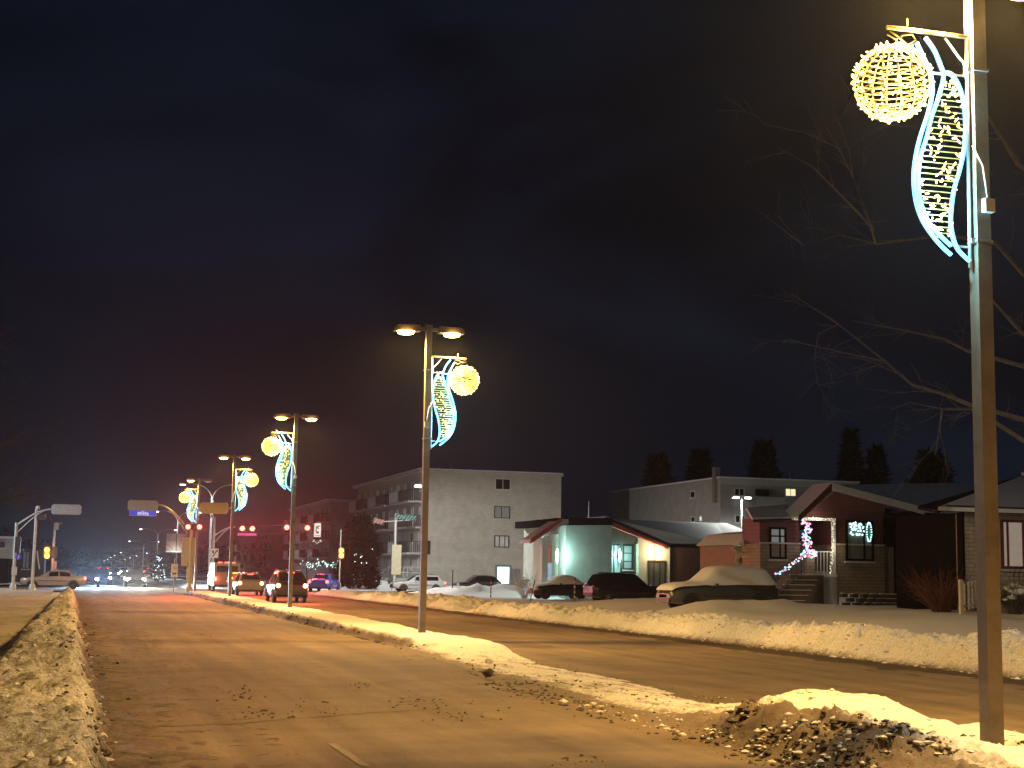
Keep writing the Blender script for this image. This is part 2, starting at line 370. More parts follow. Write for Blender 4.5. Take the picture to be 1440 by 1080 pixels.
MOUNDS = [(25.2, 54.0, 3.4, 2.0, .50), (22.5, 51.0, 2.4, 3.0, .22), (29.3, 104.0, 3.6, 1.6, .85), (32.5, 101.5, 2.6, 1.5, .62), (27.0, 106.5, 3.0, 1.4, .5), (36.5, 92.5, 3.5, 1.6, .45), (29.3, 48.0, 2.5, 1.2, .1)]
def lawn_h(X, Y):
    base = .06+.60*sst(19, 31, X)*(1-sst(71, 84, Y))
    m = 0
    for cx, cy, rx, ry, hh in MOUNDS: m = m+hh*np.exp(-((X-cx)/rx)**2-((Y-cy)/ry)**2)*(1+.9*fbm(X*1.1, Y*1.1, 5))
    return base+m*sst(19.5, 23, X)+.10*fbm(X*.25, Y*.25, 4)+.03*fbm(X*1.6, Y*1.6, 3)-.03*(1-sst(20, 22, X))
lawn = grid('lawn', S_CLEAN, np.arange(18.6, 90, .4), np.arange(6, 109.6, .4), lawn_h)
def LZ(x, y): return float(lawn_h(np.array(float(x)), np.array(float(y))))
# far side of the cross street
def far_h(X, Y):
    m = 0
    for cx, cy, rx, ry, hh in [(24.5, 131.5, 2.6, 1.2, 1.15), (29, 130.6, 3, .9, .6), (19.5, 131, 2, .9, .5), (36, 130.4, 6, .9, .45), (47, 130.2, 6, .9, .5)]:
        m = m+hh*np.exp(-((X-cx)/rx)**2-((Y-cy)/ry)**2)*(1+.8*fbm(X*1.3, Y*1.3, 4))
    return .10*sst(128.2, 129, Y)+m+.06*fbm(X*.4, Y*.4, 3)
grid('far_verge', S_CLEAN, np.arange(18.2, 120, .5), np.concatenate([np.arange(128.2, 136, .3), np.arange(136, 300, 4)]), far_h)
def fl_h(X, Y): return .10+.35*np.exp(-((Y-107.3)/1.2)**2)*sst(-1.2, -3, X)*(1+1.3*fbm(X*.8, Y*.8, 4))+.2*np.maximum(0, fbm(X*.3, Y*.2, 4))
grid('verge_left', S_CLEAN, np.arange(-40, -4.4, .4), np.arange(30, 109.4, .4), fl_h)
def med2_h(X, Y): return .22*sst(0, .5, X-(9.0+.03*(Y-112)))*sst(0, .5, 12.2+.03*(Y-112)-X)*sst(128.6, 130, Y)+.05*fbm(X, Y, 3)
grid('far_median', S_CLEAN, np.arange(8.5, 19, .25), np.arange(128.6, 300, 1.2), med2_h)
grid('far_verge_left', S_CLEAN, np.arange(-60, .4, .8), np.arange(128.6, 300, 3.0), lambda X, Y: .12+.4*np.maximum(0, fbm(X*.5, Y*.3, 4)))

# chunks of ice and dirt: nobody could count them
def chunks(name, m, pts, kind='stuff'):
    b = MB()
    for x, y, z, r in pts: b.blob((x, y, z), r, sc=(.6+.9*rnd.random(), .6+.9*rnd.random(), .35+.5*rnd.random()))
    o = b.build(name, m); o['kind'] = kind; return o
F = lambda f, x, y: float(f(np.array(float(x)), np.array(float(y))))
k = random.Random(3); P1 = []; P2 = []
for i in range(1500):
    y = 9+15*k.random()**1.2; x = 6.45+abs(k.gauss(0, .5)); z = max(0, F(med_h, x, y))
    if _P[int(x*6) % 256, int(y*4) % 256] < .45: continue
    P1.append((x+k.gauss(0, .05), y, z+.003, .007+.038*k.random()**3.5))
for i in range(260):
    y = 19+13*k.random(); x = 6.7+k.random()*2.9; z = max(0, F(med_h, x, y)); P1.append((x, y, z, .012+.03*k.random()**3))
for i in range(420):
    y = 33+70*k.random(); x = 7.5+abs(k.gauss(0, .1)); P1.append((x, y, max(0, F(med_h, x, y)), .02+.06*k.random()**2))
for i in range(420):
    y = 8+40*k.random()**1.6; x = .15+k.gauss(.25, .22); z = max(0, F(bl_h, x, y)); P1.append((x, y, z, .012+.04*k.random()**2))
for i in range(160):
    y = 9+30*k.random()**1.4; x = -1.2+1.5*k.random(); P1.append((x, y, F(bl_h, x, y)+.005, .01+.03*k.random()**2))
for i in range(2600):
    y = 12.0+3.6*k.random(); x = 6.75+1.25*k.random()**1.2; z = max(0, F(med_h, x, y))
    if fbm(np.array(x*2.2), np.array(y*2.2), 3) < -.02: continue
    (P1 if k.random() < .70 else P2).append((x, y, z+.003, .008+.042*k.random()**3))
for i in range(60):
    a = k.random()*6.28; rr = .14+.35*k.random()**2; x = 8.74+rr*math.cos(a); y = 12.83+rr*math.sin(a); (P1 if i % 2 else P2).append((x, y, max(0, F(med_h, x, y)), .015+.035*k.random()**2))
chunks('dirt_chunks', MATS['dirty_ice'], P1)
for i in range(1100):
    y = 8+34*k.random()**1.5; x = -1.4+1.95*k.random(); P2.append((x, y, F(bl_h, x, y)+.004, .012+.045*k.random()**2.5))
for i in range(500):
    y = 9+12*k.random(); x = 6.7+2.9*k.random(); P2.append((x, y, max(0, F(med_h, x, y)), .012+.05*k.random()**3))
for i in range(2200):
    y = 15+50*k.random()**1.3; x = 16.8+2.9*k.random()**1.4; P2.append((x, y, F(br_h, x, y), .015+.06*k.random()**2.5))
chunks('ice_chunks', MATS['ice'], P2)
P3 = []
for (px, py, n, sx, sy) in [(505, 965, 26, 10, 4), (585, 990, 70, 26, 7), (655, 1010, 45, 26, 6), (340, 975, 40, 18, 5), (370, 1003, 40, 22, 4), (430, 990, 16, 14, 6), (465, 1000, 14, 8, 5), (815, 1070, 22, 20, 4), (270, 892, 18, 16, 2), (700, 945, 60, 30, 8), (820, 985, 90, 50, 10), (760, 960, 60, 30, 8)]:
    for i in range(n):
        p = gnd(px+k.gauss(0, sx), py+k.gauss(0, sy)); P3.append((p[0], p[1], .002, .007+.024*k.random()**2.5))
chunks('road_debris', MATS['dirty_ice'], P3)
# three bigger lumps of ice kicked off the median
for (px, py, r, lab) in [(690, 953, .10, 'fist-sized dark ice lump on the road beside the median gap'), (686, 934, .075, 'pale broken ice lump where the median snow ends'), (633, 1040-20, .05, None)]:
    if lab:
        p = gnd(px, py, .03); o = MB(); kk = random.Random(px)
        for j in range(6): o.blob((kk.gauss(0, r*.5), kk.gauss(0, r*.5), r*.5+kk.random()*r*.4), r*.8, kk)
        tag(o.build('ice_lump', MATS['dirty_ice'] if px == 690 else MATS['ice'], None, None, p), lab, 'ice')

# cracks across the slabs
CR = mat('crack_fill', (.035, .025, .017), .9, .4, 9)
for pts in ([(235, 1022), (330, 1018), (420, 1010), (520, 1003), (600, 999)], [(185, 946), (300, 943), (420, 941), (470, 938)], [(640, 985), (760, 1010), (880, 1030)], [(120, 852), (240, 850), (330, 849)], [(430, 975), (445, 1000), (470, 1030)]):
    P = [gnd(*q) for q in pts]; b = MB(); kk = random.Random(int(pts[0][0])); fine = []
    for a, c in zip(P, P[1:]):
        for j in range(8): q = a+(c-a)*j/8; fine.append((q[0]+kk.gauss(0, .01), q[1]+kk.gauss(0, .035), .005))
    for a, c in zip(fine, fine[1:]):
        w_ = .012+.022*kk.random(); b.quad((a[0], a[1]-w_, .005), (c[0], c[1]-w_, .005), (c[0], c[1]+w_, .005), (a[0], a[1]+w_, .005))
    b.build('road_crack', CR, road)
# ---------------------------------------------------------------- median street lamps and their light decorations
POLE = mat('bronze_pole', (.19, .145, .10), .5, .3, 3, .2, 60, metal=.25)
GALV = mat('galvanised', (.45, .45, .45), .45, .2, 8, .1, 50, metal=.6)
WHITEP = mat('white_paint_metal', (.75, .75, .73), .5, .1, 8)
DARK = mat('dark_metal', (.03, .03, .03), .5, .2, 8)
SODL = emit('sodium_lens', (1.0, .60, .16), 26.0)
LEDL = emit('led_lens', (.9, .97, 1.0), 14.0)
PH = 8.2
def street_lamp(x, y, label, lit=(True, True), z0=.1):
    t = thing('street_lamp', label, 'street lamp', (x, y, 0), 0, 'square double-headed street lamps on the median')
    MB().box((0, 0, (PH+z0)/2-.2), (.165, .165, PH-z0+.4), taper=.93).build('pole', POLE, t)
    MB().box((0, 0, z0+.03), (.34, .34, .05)).build('base_plate', GALV, t)
    MB().box((0, 0, PH+.012), (.18, .18, .03)).build('cap', DARK, t)
    MB().box((.088, -.01, 1.55), (.012, .09, .28)).build('hand_hole_cover', POLE, t)
    for s, on in zip((-1, 1), lit):
        MB().box((s*.17, 0, PH-.10), (.20, .07, .09)).build('arm', POLE, t)
        h = MB()
        h.prism([(s*.26, -.17, PH-.19), (s*.26, -.17, PH-.02), (s*.86, -.14, PH-.03), (s*.93, -.14, PH-.10), (s*.93, -.14, PH-.19)], (0, .32, 0))
        hd = h.build('lamp_head', POLE, t)
        MB().lathe([(.10, -.085), (.20, -.06), (.235, 0)], 14, (s*.62, -.005, PH-.19)).build('lens', SODL if on else mat('dead_lens', (.3, .28, .22), .3), hd)
        if on: lamp('lamp_light', hd, (s*.62, 0, PH-.33), P_STREET, SODIUM, .09, 178, .45, (0, 0, -1))
    return t
LX = 8.74
LAMPS = [(12.83, 'nearest square bronze street lamp post cut off by the top of the picture', (True, True)),
         (37.4, 'tall bronze double-headed street lamp standing in front of the pale apartment block', (True, True)),
         (61.2, 'bronze double-headed street lamp whose post crosses the stopped dark estate car', (True, True)),
         (85.2, 'fourth bronze double-headed street lamp, just left of the stopped hatchback', (True, True)),
         (109.2, 'farthest bronze street lamp at the median end with only its left head lit', (True, False))]
for yy, lb, lit in LAMPS: street_lamp(LX, yy, lb, lit)
street_lamp(LX, -11.4, 'bronze double-headed street lamp on the median just behind the viewer'); street_lamp(LX, -35.4, 'bronze double-headed street lamp on the median farther behind the viewer')

# decoration: outline curves in metres (u outward from the pole axis, height)
CL = [(.70, 7.25), (.617, 7.091), (.544, 6.933), (.533, 6.74), (.584, 6.514), (.68, 6.256), (.745, 6.004), (.764, 5.784), (.739, 5.57), (.668, 5.387), (.551, 5.235), (.448, 5.135), (.35, 5.062)]
CB = [(.597, 7.317), (.493, 7.19), (.42, 7.031), (.392, 6.923), (.458, 6.693), (.539, 6.491), (.604, 6.264), (.684, 6.037), (.713, 5.789), (.688, 5.574), (.608, 5.392), (.49, 5.267), (.348, 5.157)]
CR = [(.391, 6.965), (.299, 6.961), (.209, 6.832), (.156, 6.644), (.145, 6.423), (.172, 6.171), (.231, 5.944), (.29, 5.774), (.325, 5.607), (.345, 5.414), (.324, 5.253), (.267, 5.122), (.135, 5.013)]
SC, SR = (.985, 6.80), .385
def smooth(c, n=5):
    o = []
    for i in range(len(c)-1):
        p0, p1, p2, p3 = [np.array(c[max(0, min(len(c)-1, j))]) for j in (i-1, i, i+1, i+2)]
        for q in range(n):
            t = q/n; o.append(tuple(.5*((2*p1)+(-p0+p2)*t+(2*p0-5*p1+4*p2-p3)*t*t+(-p0+3*p1-3*p2+p3)*t**3)))
    return o+[c[-1]]
CLs, CBs, CRs = smooth(CL), smooth(CB), smooth(CR)
ROPE = emit('cyan_rope_light', (.14, .66, 1.0), 4.0)
BULB = emit('warm_bulb', (1.0, .74, .20), 6.0)
WIRE = mat('brass_wire', (.52, .37, .12), .45, .15, 10, metal=.2)
WIREL = emit('lit_gold_wire', (1.0, .66, .16), .22)
BLUEP = mat('blue_channel', (.06, .16, .42), .5)
def at_z(curve, z):
    best = [(abs(p[1]-z), p[0]) for p in curve if p[1] < 7.0]; return min(best)[1]
BULBF = emit('warm_bulb_far', (1.0, .70, .17), 3.0)
def decoration(y, side, label, near):
    t = thing('light_decoration', label, 'christmas light', (LX, y, 0), 0, 'lit S-shaped ornaments on the median lamps')
    s = side; P = lambda u, z, v=0.0: (s*u, v, z)
    n = 8 if near else 5
    MB().tube([P(.122, 4.95), P(.108, 7.40)], .019, 6).build('mounting_bar', WHITEP, t, True)
    MB().tube([P(.10, 7.385), P(1.03, 7.375)], .024, 8).build('top_bar', mat('gold_bar', (.62, .45, .2), .45, metal=.3), t, True)
    MB().tube([P(.36, 7.345), P(.22, 7.18), P(.14, 7.10), P(.125, 6.93)], .014, 5).build('brace', WHITEP, t, True)
    for a, b in ((P(.12, 6.965), P(.53, 6.955)), (P(.125, 5.16), P(.335, 5.165))): MB().tube([a, b], .013, 5).build('strut', WHITEP, t)
    for z in (7.02, 5.22):
        c = MB(); c.box((0, 0, z), (.185, .185, .028)); c.box((s*.105, -.03, z), (.06, .05, .05)); c.build('clamp', GALV, t)
    for c, nm in ((CLs, 'outer_rope'), (CBs, 'inner_rope'), (CRs, 'leaf_rope')):
        r = MB().tube([P(*p, -.012) for p in c], (.021), n).build(nm, ROPE, t, True)
        MB().tube([P(p[0], p[1], .016) for p in c], .012, 5).build('rope_channel', BLUEP, r, True)
    for i in (0, 4, 8):
        q = CL[6+i//2] if i else CL[4]; MB().tube([P(*q), P(at_z(CBs, q[1]), q[1])], .007, 4).build('spacer', WHITEP, t)
    zs = np.linspace(6.86, 5.28, 27)
    for i, z in enumerate(zs):
        a, b = at_z(CBs, z)-.005, at_z(CRs, z)+.005; MB().tube([P(a, z), P(b, z+.004)], .0055 if near else .008, 4).build('rung', WIREL, t)
    b = MB(); kk = random.Random(int(y))
    def bulb(c, d, L=.045, r=.0115):
        d = Vector(d).normalized(); c = Vector(c); b.tube([c, c+d*L*.55, c+d*L], [r*.7, r, r*.25], 5)
    for i in range(120 if near else 80):
        z = 5.27+1.62*kk.random(); a, e = at_z(CBs, z), at_z(CRs, z)
        u = e+(a-e)*kk.random(); bulb(P(u, z, -.005), (kk.gauss(0, 1), -.7, kk.gauss(0, 1)), .04+.02*kk.random(), .010 if near else .013)
    bu = b.build('leaf_bulbs', BULB if near else BULBF, t); bu['kind'] = 'stuff'
    cx, cz = SC
    sp = MB()
    for i in range(8):
        a = math.pi*i/8; sp.tube([P(cx+SR*math.sin(th)*math.cos(a), cz+SR*math.cos(th), SR*math.sin(th)*math.sin(a)) for th in np.linspace(0, 2*math.pi, 21)], .0055, 4, False)
    spn = sp.build('ball_frame', WIRE, t)
    for i in range(15):
        h = -SR*.94+i*SR*1.88/14; r = math.sqrt(SR*SR-h*h)
        MB().tube([P(cx+r*math.cos(a), cz+h+.012*math.sin(3*a+i), r*math.sin(a)) for a in np.linspace(0, 2*math.pi, 25)], .0055, 4, False).build('hoop', WIREL, spn)
    b = MB()
    for i in range(210 if near else 110):
        zz = 1-2*(i+.5)/(210 if near else 110); a = i*2.39996+.5*kk.random(); r = math.sqrt(1-zz*zz); d = (r*math.cos(a), r*math.sin(a), zz)
        bulb(P(cx+SR*d[0], cz+SR*d[2], SR*d[1]), (s*d[0]+kk.gauss(0, .7), d[1]+kk.gauss(0, .7), d[2]+kk.gauss(0, .7)), .038, .0115 if near else .0135)
    bb = b.build('ball_bulbs', BULB if near else BULBF, t); bb['kind'] = 'stuff'
    MB().tube([P(1.03, 7.30), P(.93, 7.26), P(.86, 7.31), P(.74, 7.34), P(.70, 7.28), P(.80, 7.22), P(.92, 7.30), P(1.0, 7.34)], .010, 5).build('cable_loop', mat('cable_gold', (.5, .38, .16), .5), t, True)
    MB().tube([P(.80, 7.36), P(.80, 7.50)], .008, 4).build('pin', WHITEP, t)
    MB().tube([P(.12, 6.20, -.08), P(.02, 6.0, -.10), P(-.01, 5.8, -.10), P(-.03, 5.66, -.10)], .007, 5).build('power_cable', WHITEP, t, True)
    MB().box(P(-.03, 5.58, -.115), (.11, .07, .14)).build('power_box', WHITEP, t)
    lamp('ball_light', bb, P(cx, cz, -.1), 240, (1, .74, .24), .03)
    for u, z in ((.70, 5.95), (.60, 5.35), (.50, 6.75)): lamp('rope_light', bu, P(u+.02, z, -.10), 110, (.22, .72, 1), .02)
    return t
DECO = ['nearest S-shaped light ornament with glowing ball, hanging left of the foremost lamp post',
        'S-shaped light ornament facing right on the lamp before the apartment block',
        'S-shaped light ornament facing left, on the lamp above the stopped dark estate car',
        'S-shaped light ornament facing right, beside the yellow-backed traffic signal',
        'farthest S-shaped light ornament, above the yellow signal post and its red lights']
for i, (yy, lb, lit) in enumerate(LAMPS): decoration(yy, -1 if i % 2 == 0 else 1, DECO[i], i == 0)
# ---------------------------------------------------------------- buildings
GLASSD = mat('dark_glass', (.012, .014, .016), .12, .3, 2, spec=.6)
GLASSC = mat('curtain_glass', (.30, .31, .31), .5, .35, 5, stretch=(7, 7, .6))
FRAMED = mat('black_frame', (.02, .02, .02), .5)
FRAMEW = mat('white_frame', (.62, .61, .58), .5, .1)
SLAB = mat('concrete_slab', (.50, .48, .44), .8, .15, 3, .2)
PAINTB = brickmat('painted_brick', (.50, .47, .405), (.56, .52, .45), (.44, .41, .355), 1.0, .85, .42, .2, .014, .5)
PAINTG = brickmat('grey_brick', (.42, .40, .36), (.46, .43, .39), (.36, .34, .31), 1.0, .85, .42, .2, .014, .5)
REDSID = brickmat('red_siding', (.135, .040, .030), (.15, .046, .035), (.06, .02, .016), 1.0, .7, 9.0, .18, .010, .6)
STONE = brickmat('stone_veneer', (.40, .30, .20), (.30, .23, .16), (.20, .155, .11), 1.0, .85, .46, .15, .012, .9)
STONEW = brickmat('pale_stone', (.62, .53, .42), (.50, .42, .33), (.33, .28, .22), 1.0, .85, .42, .15, .014, .9)
BROWN = mat('brown_board', (.045, .028, .020), .7, .25, 3, .2, 20)
BLACK_TRIM_SHADE = mat('black_trim_and_shade', (.006, .005, .005), .9, .25, 3, spec=.03)  # black trim and roofs; also shade put into the colour of dark walls
class Fac:
    def __init__(s, parent, axis, c):
        s.p, s.a, s.c = parent, axis, c; s.o = parent.location
    def bm(s, b, u0, u1, o0, o1, z0, z1):
        if s.a == 'Y': b.bb(u0-s.o.x, u1-s.o.x, s.c-o1-s.o.y, s.c-o0-s.o.y, z0-s.o.z, z1-s.o.z)
        else: b.bb(s.c-o1-s.o.x, s.c-o0-s.o.x, u0-s.o.y, u1-s.o.y, z0-s.o.z, z1-s.o.z)
        return b
    def box(s, name, m, u0, u1, o0, o1, z0, z1, par=None): return s.bm(MB(), u0, u1, o0, o1, z0, z1).build(name, m, par or s.p)
    def uz(s, x, y):
        q = atY(x, y, s.c) if s.a == 'Y' else atX(x, y, s.c); return (q[0] if s.a == 'Y' else q[1]), q[2]
    def rect(s, x0, y0, x1, y1):
        ym, xm = (y0+y1)/2, (x0+x1)/2; a, b = s.uz(x0, ym)[0], s.uz(x1, ym)[0]; c, d = s.uz(xm, y1)[1], s.uz(xm, y0)[1]
        return min(a, b), max(a, b), min(c, d), max(c, d)
    def pbox(s, name, m, px, o0, o1, par=None): u0, u1, z0, z1 = s.rect(*px); return s.box(name, m, u0, u1, o0, o1, z0, z1, par)
    def poly(s, name, m, pts, o0, o1, par=None, px=True):
        q = [s.uz(*p) if px else p for p in pts]
        if s.a == 'Y': return MB().prism([(u-s.o.x, s.c-o0-s.o.y, z-s.o.z) for u, z in q], (0, -(o1-o0), 0)).build(name, m, par or s.p)
        return MB().prism([(s.c-o0-s.o.x, u-s.o.y, z-s.o.z) for u, z in q], (-(o1-o0), 0, 0)).build(name, m, par or s.p)
    def window(s, r, pane, frame, vm=(.5,), hm=(), sill=True, w=.06, name='window', base=0.0):
        u0, u1, z0, z1 = r; b = MB(); o1 = base+.07
        s.bm(b, u0, u0+w, base, o1, z0, z1); s.bm(b, u1-w, u1, base, o1, z0, z1); s.bm(b, u0+w, u1-w, base, o1, z1-w, z1); s.bm(b, u0+w, u1-w, base, o1, z0, z0+w)
        for f in vm: m = u0+(u1-u0)*f; s.bm(b, m-w*.4, m+w*.4, base, o1-.01, z0+w, z1-w)
        for f in hm: m = z0+(z1-z0)*f; s.bm(b, u0+w, u1-w, base, o1-.02, m-w*.35, m+w*.35)
        o = b.build(name, frame, s.p)
        s.box('pane', pane, u0+w*.5, u1-w*.5, base-.0, base+.02, z0+w*.5, z1-w*.5, o)
        if sill: s.box('sill', SLAB, u0-.06, u1+.06, base, base+.12, z0-.10, z0-.005, o)
        return o
def railing(f, u0, u1, o, z0, z1, m, par, step=.14, r=.018):
    b = MB(); f.bm(b, u0, u1, o-.025, o+.025, z1-.05, z1); f.bm(b, u0, u1, o-.02, o+.02, z0+.06, z0+.10)
    n = max(2, int((u1-u0)/step))
    for i in range(n+1): u = u0+(u1-u0)*i/n; f.bm(b, u-r, u+r, o-r, o+r, z0, z1-.05)
    return b.build('railing', m, par)

# --- main apartment block
def apartment(label, X0, Y0, Y1, X1, H, wall, floors, seed, detail=True, fh=2.72, zb=1.15):
    t = thing('apartment_building', label, 'building', (X0, Y0, 0)); k = random.Random(seed); fh = (H-zb-.45)/floors
    box('wall', wall, t, 0, X1-X0, 0, Y1-Y0, -.3, H)
    rf = box('roof', S_ROOF, t, -.55, X1-X0+.12, -.12, Y1-Y0+.3, H, H+.10)
    box('cornice', SLAB, rf, -.60, X1-X0+.17, -.17, Y1-Y0+.35, H-.22, H-.005)
    MB().tube([((X1-X0)*.3, 6, H), ((X1-X0)*.3, 6, H+1.1)], .12, 8).build('vent_pipe', GALV, rf)
    f = Fac(t, 'X', X0); L = Y1-Y0
    for fl in range(floors):
        z = zb+fl*fh
        n = int(L/3.2)
        for i in range(n):
            u = Y0+1.2+i*(L-2.4)/(n-1)
            if i % 3 == 1 and fl > 0: f.window((u-.42, u+.42, z+.05, z+.79*fh), GLASSD, FRAMEW, (), (), False, .05, 'balcony_door')
            else: f.window((u-.45, u+.45, z+.75, z+.78*fh), GLASSD if k.random() < .85 else GLASSC, FRAMEW, (.5,), (), True, .05)
        if fl > 0:
            nb = max(2, int(L/10))
            for j in range(nb):
                u0 = Y0+.6+j*L/nb; u1 = u0+L/nb*.80
                bl = f.box('balcony', SLAB, u0, u1, 0.003, 1.35, z-.22, z-.04)
                mid = u0+(u1-u0)*.52
                b = MB(); f.bm(b, mid, u1, 1.27, 1.33, z, z+1.0); f.bm(b, mid, mid+.05, 1.2, 1.33, z-.04, z+1.02); b.build('panel', FRAMEW, bl)
                railing(f, u0, mid, 1.3, z-.04, z+1.0, FRAMED, bl, .2, .02)
                b = MB(); f.bm(b, u0, u0+.05, .05, 1.26, z+.95, z+1.0)
                for q in range(6): f.bm(b, u0, u0+.04, .1+q*.2, .14+q*.2, z-.04, z+.95)
                b.build('end_railing', FRAMED, bl)
                MB().box((-.25, u1-.6-Y0, z+.35), (.5, .45, .75)).build('stored_item', BROWN, bl)
    return t
zt = float(atY(603, 660, 133.6)[2]); X1a = float(atY(789, 700, 133.6)[0])
aptA = apartment('pale four-storey apartment block with blank side wall and four stacked windows', 31.1, 133.6, 166.5, X1a, zt, PAINTB, 4, 1)
fa = Fac(aptA, 'Y', 133.6)
fa.window(fa.rect(696, 673, 718, 689), GLASSD, FRAMEW, (.5,), (), True, .07)
fa.window(fa.rect(695, 712, 717, 729), GLASSC, FRAMED, (.45,), (), True, .07)
fa.window(fa.rect(695, 753, 716, 770), mat('pale_curtain', (.6, .6, .58), .7, .4, 4, stretch=(8, 8, .5)), FRAMED, (.33, .7), (), True, .09)
d = fa.window(fa.rect(696, 794, 719, 824), emit('lit_doorway', (.80, 1.0, .92), 2.2, True), mat('teal_frame', (.16, .25, .24), .5), (), (), False, .22, 'door')
fa.pbox('side_door_leaf', mat('grey_door', (.2, .2, .18), .6), (720, 800, 731, 822), .01, .12)
# entrance stair with white rails
st = MB()
for i in range(6): st.bb(-3.2-i*.32, -2.9-i*.32, -.6, 1.1, -.25, 1.15-i*.19)
st.bb(-2.9, 0, -.6, 1.1, -.25, 1.15); s0 = st.build('entrance_steps', SLAB, aptA)
rl = MB()
for yy in (-.55, 1.05):
    rl.tube([(-5.0, yy, .9), (-2.9, yy, 2.15), (-.05, yy, 2.15)], .035, 5); rl.tube([(-5.0, yy, .45), (-2.9, yy, 1.65), (-.05, yy, 1.65)], .03, 5)
    for xx, za, zb_ in ((-5.0, -.1, .9), (-2.9, 1.1, 2.15), (-1.5, 1.1, 2.15)): rl.tube([(xx, yy, za), (xx, yy, zb_)], .035, 5)
rl.build('handrail', FRAMEW, s0)
aptB = apartment('second pale apartment block farther up the street behind the bare shrub', 31.0, 184.0, 218.0, 46.0, float(atX(470, 702, 31.0)[2]), PAINTG, 4, 2)
aptC = apartment('distant grey apartment block seen under the red signal lights', 31.0, 240.0, 285.0, 44.0, float(atX(386, 749, 31.0)[2]), PAINTG, 3, 3)

# --- apartment behind the bungalows on the right
Yb = 128.5 if False else 122.0
q0, q1 = atY(1013, 672, Yb), atY(1206, 680, Yb)
t = thing('apartment_building', 'low greenish apartment block with one lit window behind the bungalows', 'building', (q0[0], Yb, 0))
Hb = float(q0[2]); fb = Fac(t, 'Y', Yb)
box('wall', PAINTG, t, 0, q1[0]-q0[0], 0, 28, -.2, Hb)
rb = box('roof', S_ROOF, t, -.15, q1[0]-q0[0]+.15, -.15, 28.1, Hb, Hb+.12)
box('fascia', mat('pale_fascia', (.50, .50, .44), .6), t, -.07, q1[0]-q0[0]+.08, -.08, -.002, Hb-.55, Hb-.01)
MB().tube([(10, 6, Hb), (10, 6, Hb+1.3)], .09, 6).build('vent_pipe', GALV, rb)
MB().box((.0, .9, Hb-.6), (.55, .55, 3.2)).build('chimney', mat('chimney_brick', (.25, .22, .19), .8), rb)
fb.window(fb.rect(1032, 686, 1047, 698), GLASSD, FRAMEW, (.5,), (), True, .10)
fb.window(fb.rect(1062, 688, 1081, 698), GLASSD, FRAMED, (.5,), (), True, .06)
fb.window(fb.rect(1104, 687, 1119, 698), emit('lit_window_warm', (1.0, .86, .52), 1.0), FRAMEW, (.5,), (), True, .05)
fb.window(fb.rect(1143, 689, 1152, 697), emit('lit_window_blue', (.70, .90, 1.0), .7), FRAMEW, (), (), True, .05)
fb.window(fb.rect(1033, 724, 1048, 736), GLASSD, FRAMEW, (.5,), (), True, .10)
fb.window(fb.rect(1064, 725, 1080, 738), GLASSD, FRAMED, (.5,), (), True, .06)
u0, u1, z0, z1 = fb.rect(1055, 700, 1097, 715); bl = fb.box('balcony', SLAB, u0, u1, .003, 1.4, z0-.2, z0); fb.box('panel', mat('balcony_panel', (.40, .40, .35), .6), u0+.02, u1-.02, 1.32, 1.38, z0+.003, z1, bl)
fl = Fac(t, 'X', float(q0[0]))
for r in ((971, 690, 978, 701), (972, 726, 978, 735), (984, 725, 988, 734)):
    fl.window(fl.rect(*r), GLASSD if r[0] != 984 else emit('lit_slit', (.9, 1, .85), .9), FRAMEW, (), (), True, .12)

# --- commercial building with slanted roofs
Yc = 99.0; tW = lambda x, y, Y=Yc: atY(x, y, Y)
o = tW(757, 828); t = thing('clinic_building', 'low pale commercial building with slanted red-edged roofs and wall lamps', 'building', (o[0], Yc, 0)); fc = Fac(t, 'Y', Yc)
PALE = brickmat('pale_green_stucco', (.52, .56, .50), (.54, .58, .52), (.49, .53, .47), 1.0, .85, 1.2, .25, .006, .3)
CREAM = mat('cream_stucco', (.58, .54, .43), .85, .1, 3, .2, 30)
REDT = mat('red_trim', (.42, .09, .07), .6, .15)
u0, u1, z0, z1 = fc.rect(789, 737, 854, 845); fc.box('wall', PALE, u0, u1, -9, .9, -.2, z1)
fc.poly('flat_roof', BLACK_TRIM_SHADE, [(776, 729), (854, 729), (854, 739), (776, 739)], -9, 1.15)
# left canopy and shopfront
u2, u3, z2, z3 = fc.rect(757, 757, 788.6, 845); fc.box('side_wall', CREAM, u2+.4, u3, -2.5, -.6, -.2, z3+.3)
fc.poly('canopy', mat('canopy_soffit', (.55, .58, .60), .6), [(735, 764), (737, 759), (779, 731), (788, 731), (788, 737), (779, 740)], -.8, 1.8)
fc.poly('canopy_edge', REDT, [(734, 765), (736, 758), (778, 729), (779, 734), (740, 762)], 1.803, 1.88)
fc.pbox('pillar', mat('white_pillar', (.72, .74, .74), .7, .08), (753, 757, 761, 845), 1.0, 1.5)
fc.poly('gable_panel', mat('pink_panel', (.45, .15, .15), .7), [(762, 765), (777, 751), (778, 766)], -.59, -.4)
fc.window(fc.rect(764, 766, 779, 791), emit('red_shop_glow', (.9, .22, .16), .16), REDT, (.35,), (), False, .1, 'shop_window', -.55)
fc.window(fc.rect(763, 791, 780, 845), emit('blue_poster_glow', (.55, .70, 1.0), .42), FRAMEW, (), (.35, .5, .65, .8), False, .06, 'shop_door', -.55)
